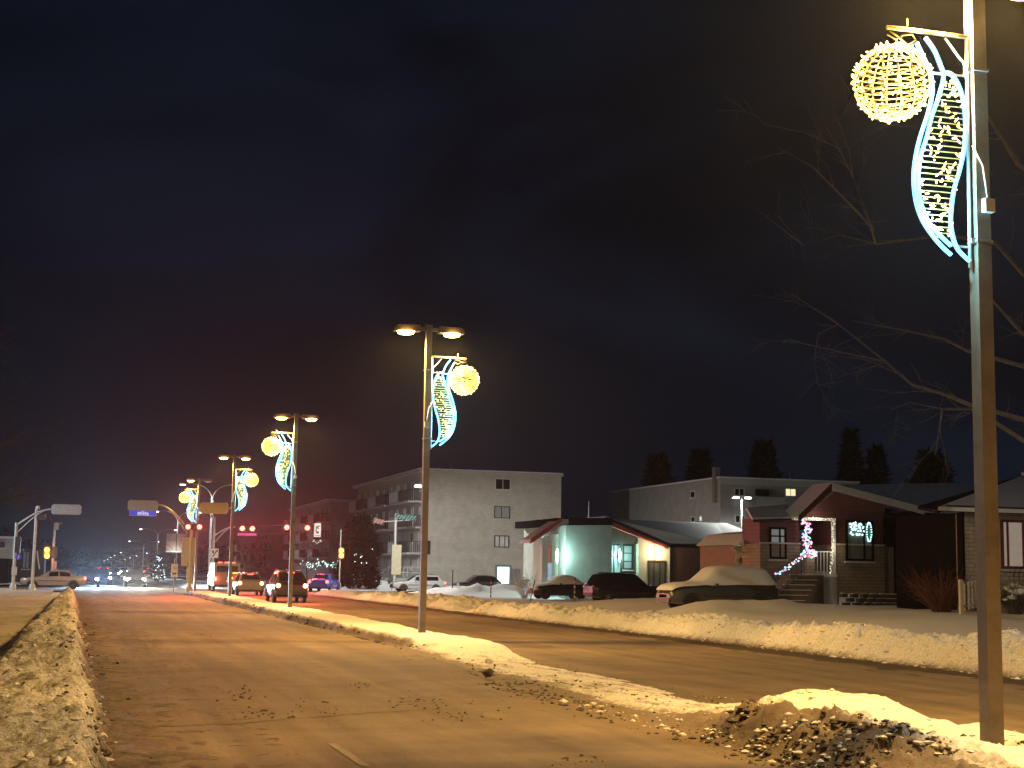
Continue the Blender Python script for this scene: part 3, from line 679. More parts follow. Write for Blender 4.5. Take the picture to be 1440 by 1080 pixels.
# centre recess with tall windows
fc.poly('dark_gable', mat('dark_fascia', (.07, .072, .06), .7), [(854, 738), (866, 737), (897, 752), (897, 765), (854, 765)], -9, -.1)
u4, u5, z4, z5 = fc.rect(854, 764, 898, 845); fc.box('recess_wall', mat('olive_panel', (.10, .11, .095), .7), u4, u5, -9, -.5, -.2, z5)
GL1 = emit('teal_window', (.55, .80, .76), .26)
fc.window(fc.rect(856, 765, 877, 808), GL1, FRAMED, (.5,), (.6,), False, .09, 'shop_window', -.49)
fc.window(fc.rect(879, 766, 893, 801), emit('grey_window', (.5, .62, .60), .13), FRAMED, (), (.33, .66), True, .09, 'shop_window', -.49)
# right wing with sloping roof
u6, u7, z6, z7 = fc.rect(898, 757, 942, 845)
fc.poly('wing_wall', CREAM, [(898, 845), (898, 752), (942, 769), (942, 845)], -9, 0)
fc.window(fc.rect(911, 788, 936, 845), mat('door_glass', (.10, .10, .10), .3, .8, 3, stretch=(6, 6, .4)), BROWN, (.33, .66), (), False, .12, 'entrance_door', .003)
fc.poly('rake_trim', REDT, [(852, 733), (900, 752), (936, 768), (936, 772), (900, 757), (852, 738)], .003, .5)
a, b, c, d = (fc.uz(848, 729)), (fc.uz(936, 769)), None, None
oy = t.location.y; ox = t.location.x
pt = lambda u, z, o_: (u-ox, Yc-o_-oy, z)
ra, rb_ = fc.uz(847, 729), fc.uz(936, 767.5); re = fc.uz(1032, 768); rt = atY(1022, 735, Yc+9)
MB().prism([pt(ra[0], ra[1], .7), pt(rb_[0], rb_[1], .7), pt(re[0], rb_[1]-.02, .7), (atY(1057, 752, Yc+5)[0]-ox, 5.0, atY(1057, 752, Yc+5)[2]), (rt[0]-ox, 9.0, ra[1]+.1), (ra[0]-ox+1, 9.0, ra[1]+.1)], (0, 0, .16)).build('wing_roof', S_ROOF, t)
MB().tube([pt(ra[0], ra[1]+.02, .72), pt(rb_[0], rb_[1]-.02, .72), pt(re[0], rb_[1]-.05, .72)], .085, 4).build('roof_edge', BLACK_TRIM_SHADE, t)
fc.pbox('brown_wall', mat('maroon_board', (.075, .030, .022), .75, .2, 4), (942.5, 769, 1030, 845), -6, -.25)
fc.pbox('corner_board', BROWN, (942.5, 769, 950, 845), -.249, -.18)
MB().tube([tuple(np.array(tW(868, 700))-np.array([ox, oy, 0])+np.array([0, 6, -2.2])), tuple(np.array(tW(868, 700))-np.array([ox, oy, 0])+np.array([0, 6, 0]))], .05, 5).build('mast', GALV, t)
# wall lamps: glowing fittings
def wall_lamp(par, px, py, Y, col, strn, power, sc, label):
    q = atY(px, py, Y); l = thing('wall_lamp', label, 'wall lamp', q)
    MB().box((0, .10, 0), (.16, .08, .30*sc)).build('backplate', DARK, l)
    g = MB().lathe([(.015*sc, -.30*sc), (.05*sc, -.16*sc), (.06*sc, .1*sc), (.02*sc, .30*sc)], 8, (0, -.08, 0)).build('glass', emit('lampglass_%s' % label[:6], col, strn), l, True)
    lamp('bulb', g, (0, -.42, 0), power, col, .06)
wall_lamp(t, 783, 782, Yc-.9, (.55, 1.0, .93), 12, 300, 1.7, 'tall cyan wall lamp at the shopfront left of the blank wall')
wall_lamp(t, 871, 781, Yc+.25, (.55, 1.0, .93), 12, 150, 1.6, 'cyan wall lamp between the tall shop windows')
wall_lamp(t, 922, 776, Yc-.12, (1.0, .80, .45), 12, 150, 1.3, 'warm wall lamp over the brown double door')

# --- brick and siding bungalow
Yh = 60.0; zg = .66; o = atY(1160, 845, Yh); t = thing('bungalow', 'red and stone bungalow with lit porch and snowy gable roof', 'house', (o[0], Yh, zg)); f = Fac(t, 'Y', Yh)
ox, oy, oz = t.location
ul, _, zs, _ = f.rect(1077, 764, 1243, 845); ur = f.rect(1077, 764, 1243, 845)[1]
zled = f.uz(1200, 767)[1]; zeL = f.uz(1100, 728)[1]
ud0, ud1 = f.uz(1133, 780)[0], f.uz(1173, 780)[0]
def split_wall(u0, u1, ztop, o0, o1):
    f.box('stone_wall', STONE, u0, u1, o0, o1+.05, zg-.4, zled); f.box('siding_wall', REDSID, u0, u1, o0, o1, zled, ztop); f.box('stone_ledge', SLAB, u0-.02, u1+.02, o1+.002, o1+.11, zled+.003, zled+.07)
split_wall(ul, ud0, zeL, -2.4, -.6)
split_wall(ud1, ur, f.uz(1200, 727)[1], -7, 0)
f.poly('gable_wall', REDSID, [(1118, 729), (1160, 688), (1244, 711), (1244, 727.5), (1118, 733)], -.3, .02)
f.window(f.rect(1090, 741, 1114, 786), emit('curtained_window', (.80, .88, .88), .12), BLACK_TRIM_SHADE, (.62,), (.72,), True, .09, 'window', -.6)
w_ = f.window(f.rect(1188, 732, 1227, 789), mat('curtain_grey', (.16, .15, .14), .8, .5, 3, stretch=(8, 8, .5)), BLACK_TRIM_SHADE, (.66,), (), True, .10, 'window', .052)
# garland lights in that window
gl = MB(); kk = random.Random(4); u0, u1, z0, z1 = f.rect(1193, 734, 1213, 761); g2 = MB()
for i in range(46):
    u = u0+(u1-u0)*kk.random(); z = z0+(z1-z0)*(.25+.75*kk.random()); gl.blob((u-ox, -.135, z-oz), .045, kk)
u0, u1, z0, z1 = f.rect(1216, 734, 1224, 763)
for i in range(22):
    a_ = i/22*6.28; gl.blob(((u0+u1)/2-ox+.12*math.cos(a_), -.14, (z0+z1)/2-oz+.42*math.sin(a_)), .04, kk)
o_ = gl.build('window_light', emit('window_lights', (.50, 1.0, .95), 3.0), None, None, t.location); tag(o_, 'tangle of turquoise light strings glowing inside the bungalow window', 'christmas light')
# porch recess: door, floor, white lit trim, post
f.box('porch_back', REDSID, ud0, ud1, -2.6, -2.0, zg, zeL+.4)
f.window(f.rect(1146, 740, 1166, 806), mat('door_blue', (.16, .18, .26), .5), BLACK_TRIM_SHADE, (), (.35, .72), False, .12, 'front_door', -1.98)
zp = f.uz(1150, 807)[1]
f.box('porch_floor', SLAB, ud0-.1, ud1, -1.99, .25, zg-.3, zp)
f.box('porch_floor_edge', mat('snow_edge', (.80, .80, .80), .7), ud0-.12, ud1-.02, .252, .30, zp-.12, zp+.02)
LITW = mat('white_trim', (.80, .78, .72), .6, .06)
f.pbox('porch_trim', LITW, (1112, 728, 1173, 732), .03, .16); f.pbox('porch_post', LITW, (1168, 732, 1173, 807), .06, .16); f.pbox('porch_post', BROWN, (1132, 732, 1136, 777), -.05, .06)
f.pbox('stone_pier', STONEW, (1132, 776, 1143, 808), -.2, .2)
rl = railing(f, f.uz(1144, 790)[0], f.uz(1167, 790)[0], .05, zp, f.uz(1155, 775)[1], FRAMEW, t, .16, .02)
# steps
ss = MB(); sA = float(atY(1084, 838, Yh-2.5)[0]); sB = float(atY(1106, 812, Yh-.6)[0]); n = 6; SX = lambda i: sA+(sB-sA)*i/(n-1)-ox
for i in range(n):
    ss.bb(SX(i), SX(i)+1.65, -2.6+i*.34, .1, -.35, .02+(zp-zg)*(i+.6)/n)
sp = ss.build('front_steps', mat('wood_step', (.16, .11, .075), .75, .2), t)
sn = MB()
for i in range(n): sn.box((SX(i)+.83, -2.6+i*.34+.12, .035+(zp-zg)*(i+.6)/n), (1.5, .16, .03))
sn.build('step_snow', S_ROOF, sp)
rr = MB(); pa = np.array(atY(1091, 808, Yh-2.55))-np.array([ox, oy, oz]); pb = np.array(atY(1131, 780, Yh-.3))-np.array([ox, oy, oz])
rr.tube([pa, pb], .04, 5); rr.tube([pa-np.array([0, 0, .75]), pb-np.array([0, 0, .75])], .03, 5)
for i in range(15):
    q = pa+(pb-pa)*i/14; rr.tube([q, q-np.array([0, 0, .82])], .022 if 0 < i < 14 else .05, 4)
rr.build('stair_railing', mat('grey_wood', (.18, .165, .16), .7), t)
# roofs: main roof slopes towards the street side, gable in front
pk = f.uz(1160, 684); rl_ = f.uz(1113, 729); rr_ = f.uz(1288, 718)
loc = lambda u, z, o_: (u-ox, -o_, z-oz)
MB().prism([loc(pk[0], pk[1]-.02, .65), loc(rr_[0], rr_[1]-.02, .65), loc(rr_[0], rr_[1]-.02, -1.2), loc(pk[0], pk[1]-.02, -1.2)], (0, 0, .15)).build('gable_roof', S_ROOF, t)
MB().prism([loc(pk[0]-.01, pk[1]-.02, .65), loc(rl_[0], rl_[1]-.02, .65), loc(rl_[0], rl_[1]-.02, -1.2), loc(pk[0]-.01, pk[1]-.02, -1.2)], (0, 0, .13)).build('gable_roof', S_ROOF, t)
for a_, b_, mm in ((pk, rr_, LITW), (pk, rl_, mat('red_rake', (.13, .035, .03), .6))):
    s_ = 1 if b_[0] > a_[0] else -1
    MB().prism([loc(a_[0]+s_*.03, a_[1]-.20, .653), loc(b_[0], b_[1]-.20, .653), loc(b_[0], b_[1]+.10, .653), loc(a_[0]+s_*.03, a_[1]+.10, .653)], (0, -.06, 0)).build('rake_board', mm, t)
MB().prism([loc(pk[0]+.1, pk[1]-.3, .6), loc(rl_[0]+.1, rl_[1]-.10, .6), loc(rl_[0]+.1, rl_[1]-.10, .05), loc(pk[0]+.1, pk[1]-.3, .05)], (0, 0, .03)).build('soffit', LITW, t)
er = f.uz(1400, 716); mb_ = atY(1167, 686, Yh+4.4); MB().prism([loc(mb_[0], mb_[2], -4.4), loc(rr_[0]-.3, rr_[1]-.1, .4), loc(er[0]+2, rr_[1]-.1, .4), loc(er[0]+4, atY(1380, 680, Yh+4.4)[2], -4.4)], (0, 0, .14)).build('main_roof', S_ROOF, t)
ll = f.uz(1058, 732); lk = f.uz(1118, 712)
MB().prism([loc(ll[0], ll[1], 0), loc(rl_[0]+.4, rl_[1]-.02, 0), loc(lk[0]+.9, lk[1]+.1, -2.5), loc(ll[0]+.9, lk[1]-.1, -2.5)], (0, 0, .12)).build('lower_roof', S_ROOF, t)
MB().tube([loc(ll[0], ll[1]-.02, .03), loc(rl_[0]+.3, rl_[1]-.05, .03)], .07, 5).build('gutter', BROWN, t)
# carport on the right, its inner shade put into near-black boards
ue = f.uz(1330, 760)[0]
f.box('carport_back', BLACK_TRIM_SHADE, ur, ue+4, -8, -7.5, zg-.3, rr_[1]); f.box('carport_ceiling', BLACK_TRIM_SHADE, ur, ue+4, -7.49, .1, rr_[1]-.32, rr_[1]-.15)
f.box('carport_stub', STONE, ur+.003, f.uz(1262, 800)[0], -3, -.3, zg-.3, zled-.02); f.box('carport_side', BLACK_TRIM_SHADE, ur+.003, ur+.25, -7.4, -.3, zled, rr_[1]-.33); f.box('carport_end', BLACK_TRIM_SHADE, ue+1.2, ue+1.5, -7.4, 0, zg-.3, rr_[1]-.33)
# low annex on the left with a bare bulb
fx = Fac(t, 'Y', Yh+3)
fx.pbox('annex_wall', mat('tan_board', (.22, .15, .095), .75), (1034, 768, 1076, 840), -4, 0)
fx.poly('annex_roof', S_ROOF, [(1027, 766), (1046, 750), (1076, 746), (1076, 757), (1040, 768)], -4, .8)
MB().tube([tuple(np.array(atY(1029, 770, Yh+2.4))-np.array([ox, oy, oz])), tuple(np.array(atY(1036, 776, Yh+2.4))-np.array([ox, oy, oz])), tuple(np.array(atY(1045, 779, Yh+2.4))-np.array([ox, oy, oz]))], .045, 6).build('downpipe', FRAMEW, t)
wall_lamp(t, 1047, 788, Yh+2.7, (1.0, .88, .58), 10, 30, .9, 'bare warm lamp on the tan annex above the snowy car')
# coloured strings of lights (things resting on the porch)
def string(name, label, pts, n, spread, cols, seed, size=.05):
    tt = thing(name, label, 'christmas light', pts[0]); kk = random.Random(seed); oo = Vector(pts[0]); P_ = [Vector(p)-oo for p in pts]
    MB().tube(P_, .012, 4).build('cord', FRAMED, tt)
    bs = [MB() for _ in cols]
    for i in range(n):
        s_ = i/(n-1)*(len(P_)-1.001); j = int(s_); q = P_[j].lerp(P_[j+1], s_-j)
        bs[kk.randrange(len(cols))].blob((q.x+kk.gauss(0, spread), q.y-.08+kk.gauss(0, .03), q.z+kk.gauss(0, spread)), size*(.7+.5*kk.random()), kk)
    for b_, c_ in zip(bs, cols):
        if b_.v: o_ = b_.build('bulbs', emit('xmas_%s' % '_'.join('%d' % (v*9) for v in c_), c_, 2.0), tt); o_['kind'] = 'stuff'
    return tt
COLS = [(.25, .35, 1.0), (1.0, .25, .35), (.7, .8, 1.0), (.3, 1.0, .8), (1.0, .5, .9)]
A = lambda x, y, o_=.3: tuple(atY(x, y, Yh-o_))
string('light_garland', 'thick multicoloured light garland wound down the porch post', [A(1127, 732), A(1136, 745), A(1130, 755), A(1136, 765), A(1130, 774), A(1140, 778), A(1147, 782)], 120, .10, COLS, 1, .055)
string('light_string', 'short multicoloured light string along the stair railing', [tuple(pa*[1, 1, 1]+np.array([ox, oy-.06, oz])), tuple(pb+np.array([ox, oy-.06, oz]))], 40, .045, COLS, 2, .045)
ws = string('light_string', 'warm white lights outlining the porch post and beam', [A(1166, 806, .22), A(1170, 770, .22), A(1171, 731, .22), A(1140, 730, .22), A(1116, 730, .22)], 110, .03, [(1.0, .90, .62)], 3, .022)
lamp('string_light', ws, (0, -.25, 1.2), 10, (1, .9, .65), .05); lamp('string_light', ws, (-.6, -.3, 2.35), 12, (1, .92, .8), .05)
# block planter
pl = thing('planter_wall', 'low curved block planter wall with snow on each block', 'wall', (float(f.uz(1155, 845)[0]), Yh-2.2, zg)); bmesh_ = None
bme = MB().box((0, 0, .0), (.30, .22, .16)).mesh('block', mat('block_dark', (.06, .052, .045), .8, .3, 4)); sme = MB()
sme = MB().box((0, -.0, .085), (.27, .22, .035), taper=.8).mesh('block_snow', S_ROOF)
L_ = float(f.uz(1241, 845)[0]-f.uz(1155, 845)[0])
for r in range(3):
    for i in range(int(L_/.36)):
        u = i*.36+(.18 if r % 2 else 0); yy = -.9*math.sin(math.pi*min(1, max(0, u/L_)))*.8+(.0+r*.10)
        if u > L_: continue
        b_ = bpy.data.objects.new('block', bme); COL.objects.link(b_); b_.parent = pl; b_.location = (u, yy, .02+r*.19); b_.rotation_euler = (0, 0, .3*math.cos(math.pi*u/L_))
        s_ = bpy.data.objects.new('snow_cap', sme); COL.objects.link(s_); s_.parent = b_
MB().bb(.5, L_-.4, -.1, 1.5, -.2, .46).build('planter_snow', S_ROOF, pl)

# --- right-hand house
Yr = 47.5; zg2 = .62; o = atY(1357, 850, Yr); t = thing('bungalow', 'pale stone house with white porch railing behind the nearest lamp post', 'house', (o[0], Yr, zg2)); f = Fac(t, 'Y', Yr); ox, oy, oz = t.location
ul = f.uz(1356, 780)[0]; ur = f.uz(1520, 780)[0]; ze = f.uz(1400, 722)[1]
f.box('wall', STONEW, ul, ur, -.5, 0, zg2-.4, ze); f.box('side_wall', BLACK_TRIM_SHADE, ul+.003, ur, -4.7, -.503, zg2-.4, ze)  # near-black side wall: its shade is put into the colour
f.box('corner_board', BLACK_TRIM_SHADE, ul-.10, ul-.003, -.3, .06, zg2, ze)
f.window(f.rect(1407, 731, 1440, 800), emit('warm_curtain', (1.0, .84, .66), .20), mat('red_frame', (.16, .04, .03), .5), (.28,), (), True, .10, 'window', .003)
f.box('fascia', BROWN, ul-1.3, ur, .9, .98, ze-.02, ze+.20)
f.box('soffit', BROWN, ul-1.3, ur, .0, .895, ze+.0, ze+.05)
a_ = f.uz(1319, 718); c_ = f.uz(1376, 688); d_ = f.uz(1450, 668)
loc = lambda u, z, o_: (u-ox, -o_, z-oz)
E0 = atY(1319, 718, Yr-1.0); R0 = atY(1452, 669, Yr+3.5); E1 = atY(1291, 716, Yr+4.6)
lw = lambda p: (p[0]-ox, p[1]-oy, p[2]-oz)
MB().prism([lw(E0), lw((ur, Yr-1.0, E0[2])), lw((ur, Yr+3.5, R0[2])), lw(R0)], (0, 0, .14)).build('roof', S_ROOF, t)
MB().prism([lw(E0+np.array([-.02, 0, -.1])), lw(R0+np.array([0, 0, .02])), lw(E1)], (0, 0, .12)).build('roof_hip', BLACK_TRIM_SHADE, t)
railing(f, f.uz(1412, 800)[0], ur, 1.6, f.uz(1420, 835)[1], f.uz(1420, 784)[1], FRAMEW, t, .2, .03)
b = MB()
for x0, x1, ya, yb in ((1350, 1376, 818, 816),):
    _a, _b = atY(1351, 819, Yr-2.4), atY(1377, 813, Yr-1.15); p0, p1 = (_a[0], _a[2]), (_b[0], _b[2])
    for i in range(6):
        uu = p0[0]+(p1[0]-p0[0])*i/5; b.box((uu-ox, -2.4+i*.25, p0[1]-oz-.5+i*.03), (.05 if i else .12, .05 if i else .12, 1.0 if i else 1.2))
    b.tube([(p0[0]-ox, -2.4, p0[1]-oz), (p1[0]-ox, -1.15, p0[1]-oz+.16)], .05, 4); b.tube([(p0[0]-ox, -2.4, p0[1]-oz-.85), (p1[0]-ox, -1.15, p0[1]-oz-.7)], .05, 4)
b.build('porch_railing', FRAMEW, t)
f.box('porch', SLAB, ul+.5, ur, .003, 1.7, zg2-.3, f.uz(1420, 836)[1])

# --- left houses beyond the crossing
t = thing('house', 'pale flat-roofed house corner behind the left signal post', 'house', (-12.5, 136, 0)); f = Fac(t, 'Y', 136.0)
u0, u1, z0, z1 = f.rect(-40, 757, 17, 783); f.box('wall', PAINTG, u0, u1, -9, 0, 2.3, z1); f.box('lower_wall', BLACK_TRIM_SHADE, u0+.2, u1-.2, -9, -.3, -.1, 2.3); f.box('roof', S_ROOF, u0-.2, u1+.2, -9.2, .2, z1, z1+.2)
f.window(f.rect(0, 762, 7, 770), GLASSD, FRAMED, (.5,), (), True, .1)
t = thing('house', 'dark house with two dim windows left of the slim signal post', 'house', (-7, 150, 0)); f = Fac(t, 'Y', 150.0)
u0, u1, z0, z1 = f.rect(18, 772, 62, 826); f.box('wall', BROWN, u0, u1, -9, 0, -.1, z1); f.box('roof', BLACK_TRIM_SHADE, u0-.3, u1+.3, -9.2, .4, z1, z1+.3)
f.window(f.rect(31, 775, 42, 800), GLASSC, FRAMED, (.5,), (), True, .1)
# ---------------------------------------------------------------- trees and shrubs
BARK = mat('bark', (.085, .075, .066), .9, .35, 6, .6, 25)
BARKD = mat('bark_dark', (.075, .058, .046), .9, .35, 6)
def grow(b, p, d, L, r, depth, k, droop=0.0, spread=.6, segs=4, leaf=None):
    pts = [p]; rs = [r]; q = Vector(p); d = Vector(d).normalized()
    for i in range(segs):
        d = (d+Vector((k.gauss(0, .13), k.gauss(0, .13), k.gauss(0, .10)-droop))).normalized(); q = q+d*(L/segs); pts.append(tuple(q)); rs.append(max(.004, r*(1-.55*(i+1)/segs)))
        if depth > 0 and i >= 0:
            for _ in range(2 if i else 1):
                a = (d+Vector((k.gauss(0, spread), k.gauss(0, spread), k.gauss(.1, spread*.7)))).normalized()
                grow(b, tuple(q), a, L*(.45+.3*k.random()), rs[-1]*.62, depth-1, k, droop, spread, max(3, segs-1))
    b.tube(pts, rs, 5 if r > .04 else 3, False)
# right-hand tree: trunk beyond the right edge, long limbs reaching over the lawn
Yt = 36.0
tb = atY(1545, 860, Yt); zb = LZ(tb[0], tb[1])
t = thing('bare_tree', 'large leafless tree at right with limbs reaching behind the nearest ornament', 'tree', (tb[0], tb[1], zb)); O = np.array([tb[0], tb[1], zb])
V = lambda x, y, dy=0.0: tuple(np.array(atY(x, y, Yt+dy))-O)
top = V(1500, -60)
MB().tube([(0, 0, -.3), V(1548, 700), V(1540, 560), V(1530, 400), V(1515, 200), top], [.30, .24, .21, .17, .11, .05], 8, False).build('trunk', BARK, t, True)
LIMBS = [[(1540, 640), (1440, 590), (1364, 569), (1330, 555), (1283, 541), (1245, 508), (1179, 456), (1113, 413)],
         [(1538, 560), (1440, 515), (1361, 493), (1330, 477), (1274, 465), (1198, 451)],
         [(1245, 508), (1205, 500), (1165, 491), (1125, 482), (1094, 479), (1057, 477)],
         [(1530, 440), (1439, 385), (1401, 342), (1330, 330), (1231, 342), (1226, 319), (1189, 281), (1142, 234), (1094, 208)],
         [(1226, 319), (1200, 250), (1193, 208), (1170, 146)], [(1200, 250), (1179, 208), (1130, 186), (1075, 175)],
         [(1535, 520), (1439, 470), (1396, 423), (1372, 380)], [(1520, 300), (1430, 230), (1380, 150), (1345, 80)],
         [(1540, 660), (1440, 620), (1370, 575), (1325, 575), (1320, 610), (1315, 640)], [(1325, 575), (1280, 566), (1252, 576)],
         [(1231, 342), (1180, 330), (1130, 345), (1090, 300)], [(1179, 456), (1150, 470), (1145, 510), (1150, 540), (1170, 545)], [(1130, 345), (1110, 330), (1065, 295)]]
for i, l in enumerate(LIMBS):
    k = random.Random(40+i); b = MB(); pts = []; 
    for j, q in enumerate(l): pts.append(V(q[0], q[1], -1.2*math.sin(j*.7+i)))
    r0 = .085 if l[0][0] > 1500 else .022; rs = [max(.006, r0*(1-.88*j/(len(l)-1))) for j in range(len(l))]
    b.tube(pts, rs, 5, False)
    for j in range(1, len(pts)):
        a, c = Vector(pts[j-1]), Vector(pts[j]); d = (c-a)
        for _ in range(2):
            p = a.lerp(c, k.random()); dd = d.normalized()+Vector((k.gauss(0, .6), k.gauss(0, .6), k.gauss(0, .6)))
            grow(b, tuple(p), dd, .55+.9*k.random(), min(.012, rs[j]*.7), k.random() < .35, k, .03, .5, 4)
    b.build('limb', BARK, t)
# left tree
def bare_tree(name, label, base, H, r, seed, m, spread=.6, n=9, depth=3, group=None):
    k = random.Random(seed); t = thing(name, label, 'tree', base, 0, group); b = MB()
    trunk = [(0, 0, -.2), (k.gauss(0, .1), k.gauss(0, .1), H*.3), (k.gauss(0, .3), k.gauss(0, .3), H*.6), (k.gauss(0, .4), k.gauss(0, .4), H*.9)]
    MB().tube(trunk, [r, r*.8, r*.5, r*.15], 7, False).build('trunk', m, t, True)
    for i in range(n):
        f_ = .28+.62*i/n; a = i*2.4+k.random(); p = Vector(trunk[1]).lerp(Vector(trunk[3]), (f_-.28)/.62)
        grow(b, tuple(p), (math.cos(a), math.sin(a), .45+.5*f_), H*.36*(1.15-.5*f_), r*.35, depth, k, 0, spread)
    b.build('crown', m, t); return t
q = gnd(-70, 850, .1); bare_tree('bare_tree', 'dark leafless tree at the left edge above the sidewalk', (-5.2, 56, .1), 9.0, .2, 11, BARKD, .55, 16, 3)
bare_tree('bare_tree', 'second dark leafless tree behind the left signal post', (-9.5, 74, .1), 9.5, .2, 12, BARKD, .55, 14, 3)
q = atY(432, 800, 150.0); bare_tree('bare_shrub', 'small leafless tree behind the stopped estate car', (q[0], 150, .1), 4.6, .09, 13, BARK, .7, 10, 2)
# cedar: dense dark cone of scale foliage
LEAFD = mat('cedar_foliage', (.007, .009, .006), .95, .5, 3, spec=.05)
def conifer(name, label, base, H, R, seed, m, n=1500, trunk=True, size=.28, top=.25, pw=1.7):
    k = random.Random(seed); t = thing(name, label, 'tree', base)
    MB().tube([(0, 0, -.2), (0, 0, H*.9)], [.14, .03], 6, False).build('trunk', BARKD, t)
    b = MB()
    for i in range(n):
        h = k.random()**.85; a = k.random()*6.283; prof = R*(1-(1-top)*h**pw)*(.85+.25*math.sin(a*3+h*9+seed))*(1 if h > .08 else .8)
        rr = prof*math.sqrt(.35+.65*k.random()); p = Vector((rr*math.cos(a), rr*math.sin(a), .1+h*H*.98)); s = size*(.6+.8*k.random())
        u = Vector((math.cos(a)+k.gauss(0, .5), math.sin(a)+k.gauss(0, .5), .5+k.gauss(0, .5))).normalized(); v = u.orthogonal().normalized()
        v = (v*math.cos(i)+u.cross(v)*math.sin(i)); b.add([p-v*s*.5, p+u*s*.6, p+v*s*.5, p+u*s*1.3], [(0, 2, 3, 1)])
    b.build('foliage', m, t); return t
q = atY(505, 828, 129.5); conifer('cedar_tree', 'dense black cedar in front of the second apartment block', (q[0], 129.5, .2), 6.2, 1.9, 3, LEAFD, 2600, size=.42, top=.35)
DK = mat('night_foliage', (.008, .009, .008), .95, .4, 1, spec=.05)
for i, (px, py, Y, R, lab) in enumerate([(925, 640, 150, 3.4, 'tall dark tree left of the low greenish apartment block'), (1195, 606, 140, 3.6, 'tallest dark spruce behind the bungalow ridge'), (1232, 630, 138, 3.0, 'dark spruce just right of the tallest one'), (1075, 622, 165, 4.2, 'broad dark tree behind the low greenish apartment block'), (985, 634, 168, 3.6, 'dark tree rising over the left end of the greenish block'), (1310, 640, 120, 4.5, 'dark tree mass above the right-hand roofs')]):
    p = atY(px, py, Y); conifer('spruce_tree' if i in (1, 2) else 'evergreen_tree', lab, (p[0], Y, 0), float(p[2]), R, 20+i, DK, 2200, size=.75, top=.03 if i in (1, 2) else .12, pw=.95 if i in (1, 2) else 1.5)
# snowy bushes
def bush(label, base, r, h, seed, m, snow=0.0, n=500):
    k = random.Random(seed); t = thing('bush', label, 'bush', base); b = MB()
    for i in range(int(n*.25)):
        a = k.random()*6.28; grow(b, (k.gauss(0, r*.2), k.gauss(0, r*.2), 0), (math.cos(a)*.7, math.sin(a)*.7, .8), h*(.6+.5*k.random()), .012, 1, k, 0, .6, 3)
    b.build('branches', m, t)
    if snow:
        s = MB()
        for i in range(int(40*snow)):
            a = k.random()*6.28; rr = r*math.sqrt(k.random())*.9; s.blob((rr*math.cos(a), rr*math.sin(a), h*(.55+.4*k.random())*(1-.35*(rr/r)**2)), .08+.09*k.random(), k, (1.2, 1.2, .6))
        s.build('snow_clumps', S_ROOF, t)
    return t
q = atY(1322, 855, 46.6); bush('reddish leafless bush in the dark gap beside the stone house', (q[0], 46.6, LZ(q[0], 46.6)), .8, 1.2, 5, mat('red_twig', (.12, .045, .03), .9))
q = atY(1428, 868, 44.5); bush('snow-dusted bush below the white porch railing at the right edge', (q[0], 44.5, LZ(q[0], 44.5)), .75, 1.1, 6, BARK, 1.6)
q = atY(752, 825, 103.0); bush('small pale frosted shrub beside the shopfront pillar', (float(atY(737, 820, 96.0)[0]), 96.0, .1), .55, 1.5, 7, mat('frosted_twig', (.6, .62, .66), .8), 1.2, 260)
q = atY(808, 815, 99.0)

# far-off dark wood lining the road beyond the crossing, one mass
b = MB(); k = random.Random(99)
def crown(cx, cy, H, R, n=70):
    for i in range(n):
        h = .15+.85*k.random(); a = k.random()*6.283; rr = R*(1-.6*h**2)*math.sqrt(k.random()); p = Vector((cx+rr*math.cos(a), cy+rr*math.sin(a), h*H)); s_ = H*.10*(.6+.8*k.random())
        u = Vector((k.gauss(0, 1), k.gauss(0, 1), .4+k.gauss(0, 1))).normalized(); v = u.orthogonal().normalized(); b.add([p-v*s_, p-u*s_*.6, p+v*s_, p+u*s_], [(0, 1, 2, 3)])
for i in range(70):
    Y = 190+i*10+k.gauss(0, 4); d = .030*(Y-112)
    crown(d-9-k.random()*14-.02*(Y-190), Y, 5+4*k.random(), 3.5+2*k.random()); crown(d+27+k.random()*10, Y+60, 5+4*k.random(), 3.5+2*k.random())
for i in range(60): crown(-60+k.random()*48, 175+k.random()*120, 5+4*k.random(), 4)
for i in range(40): crown(-20+i*3, 960+k.gauss(0, 15), 9+5*k.random(), 7)
o = b.build('far_wood', DK); o['kind'] = 'stuff'
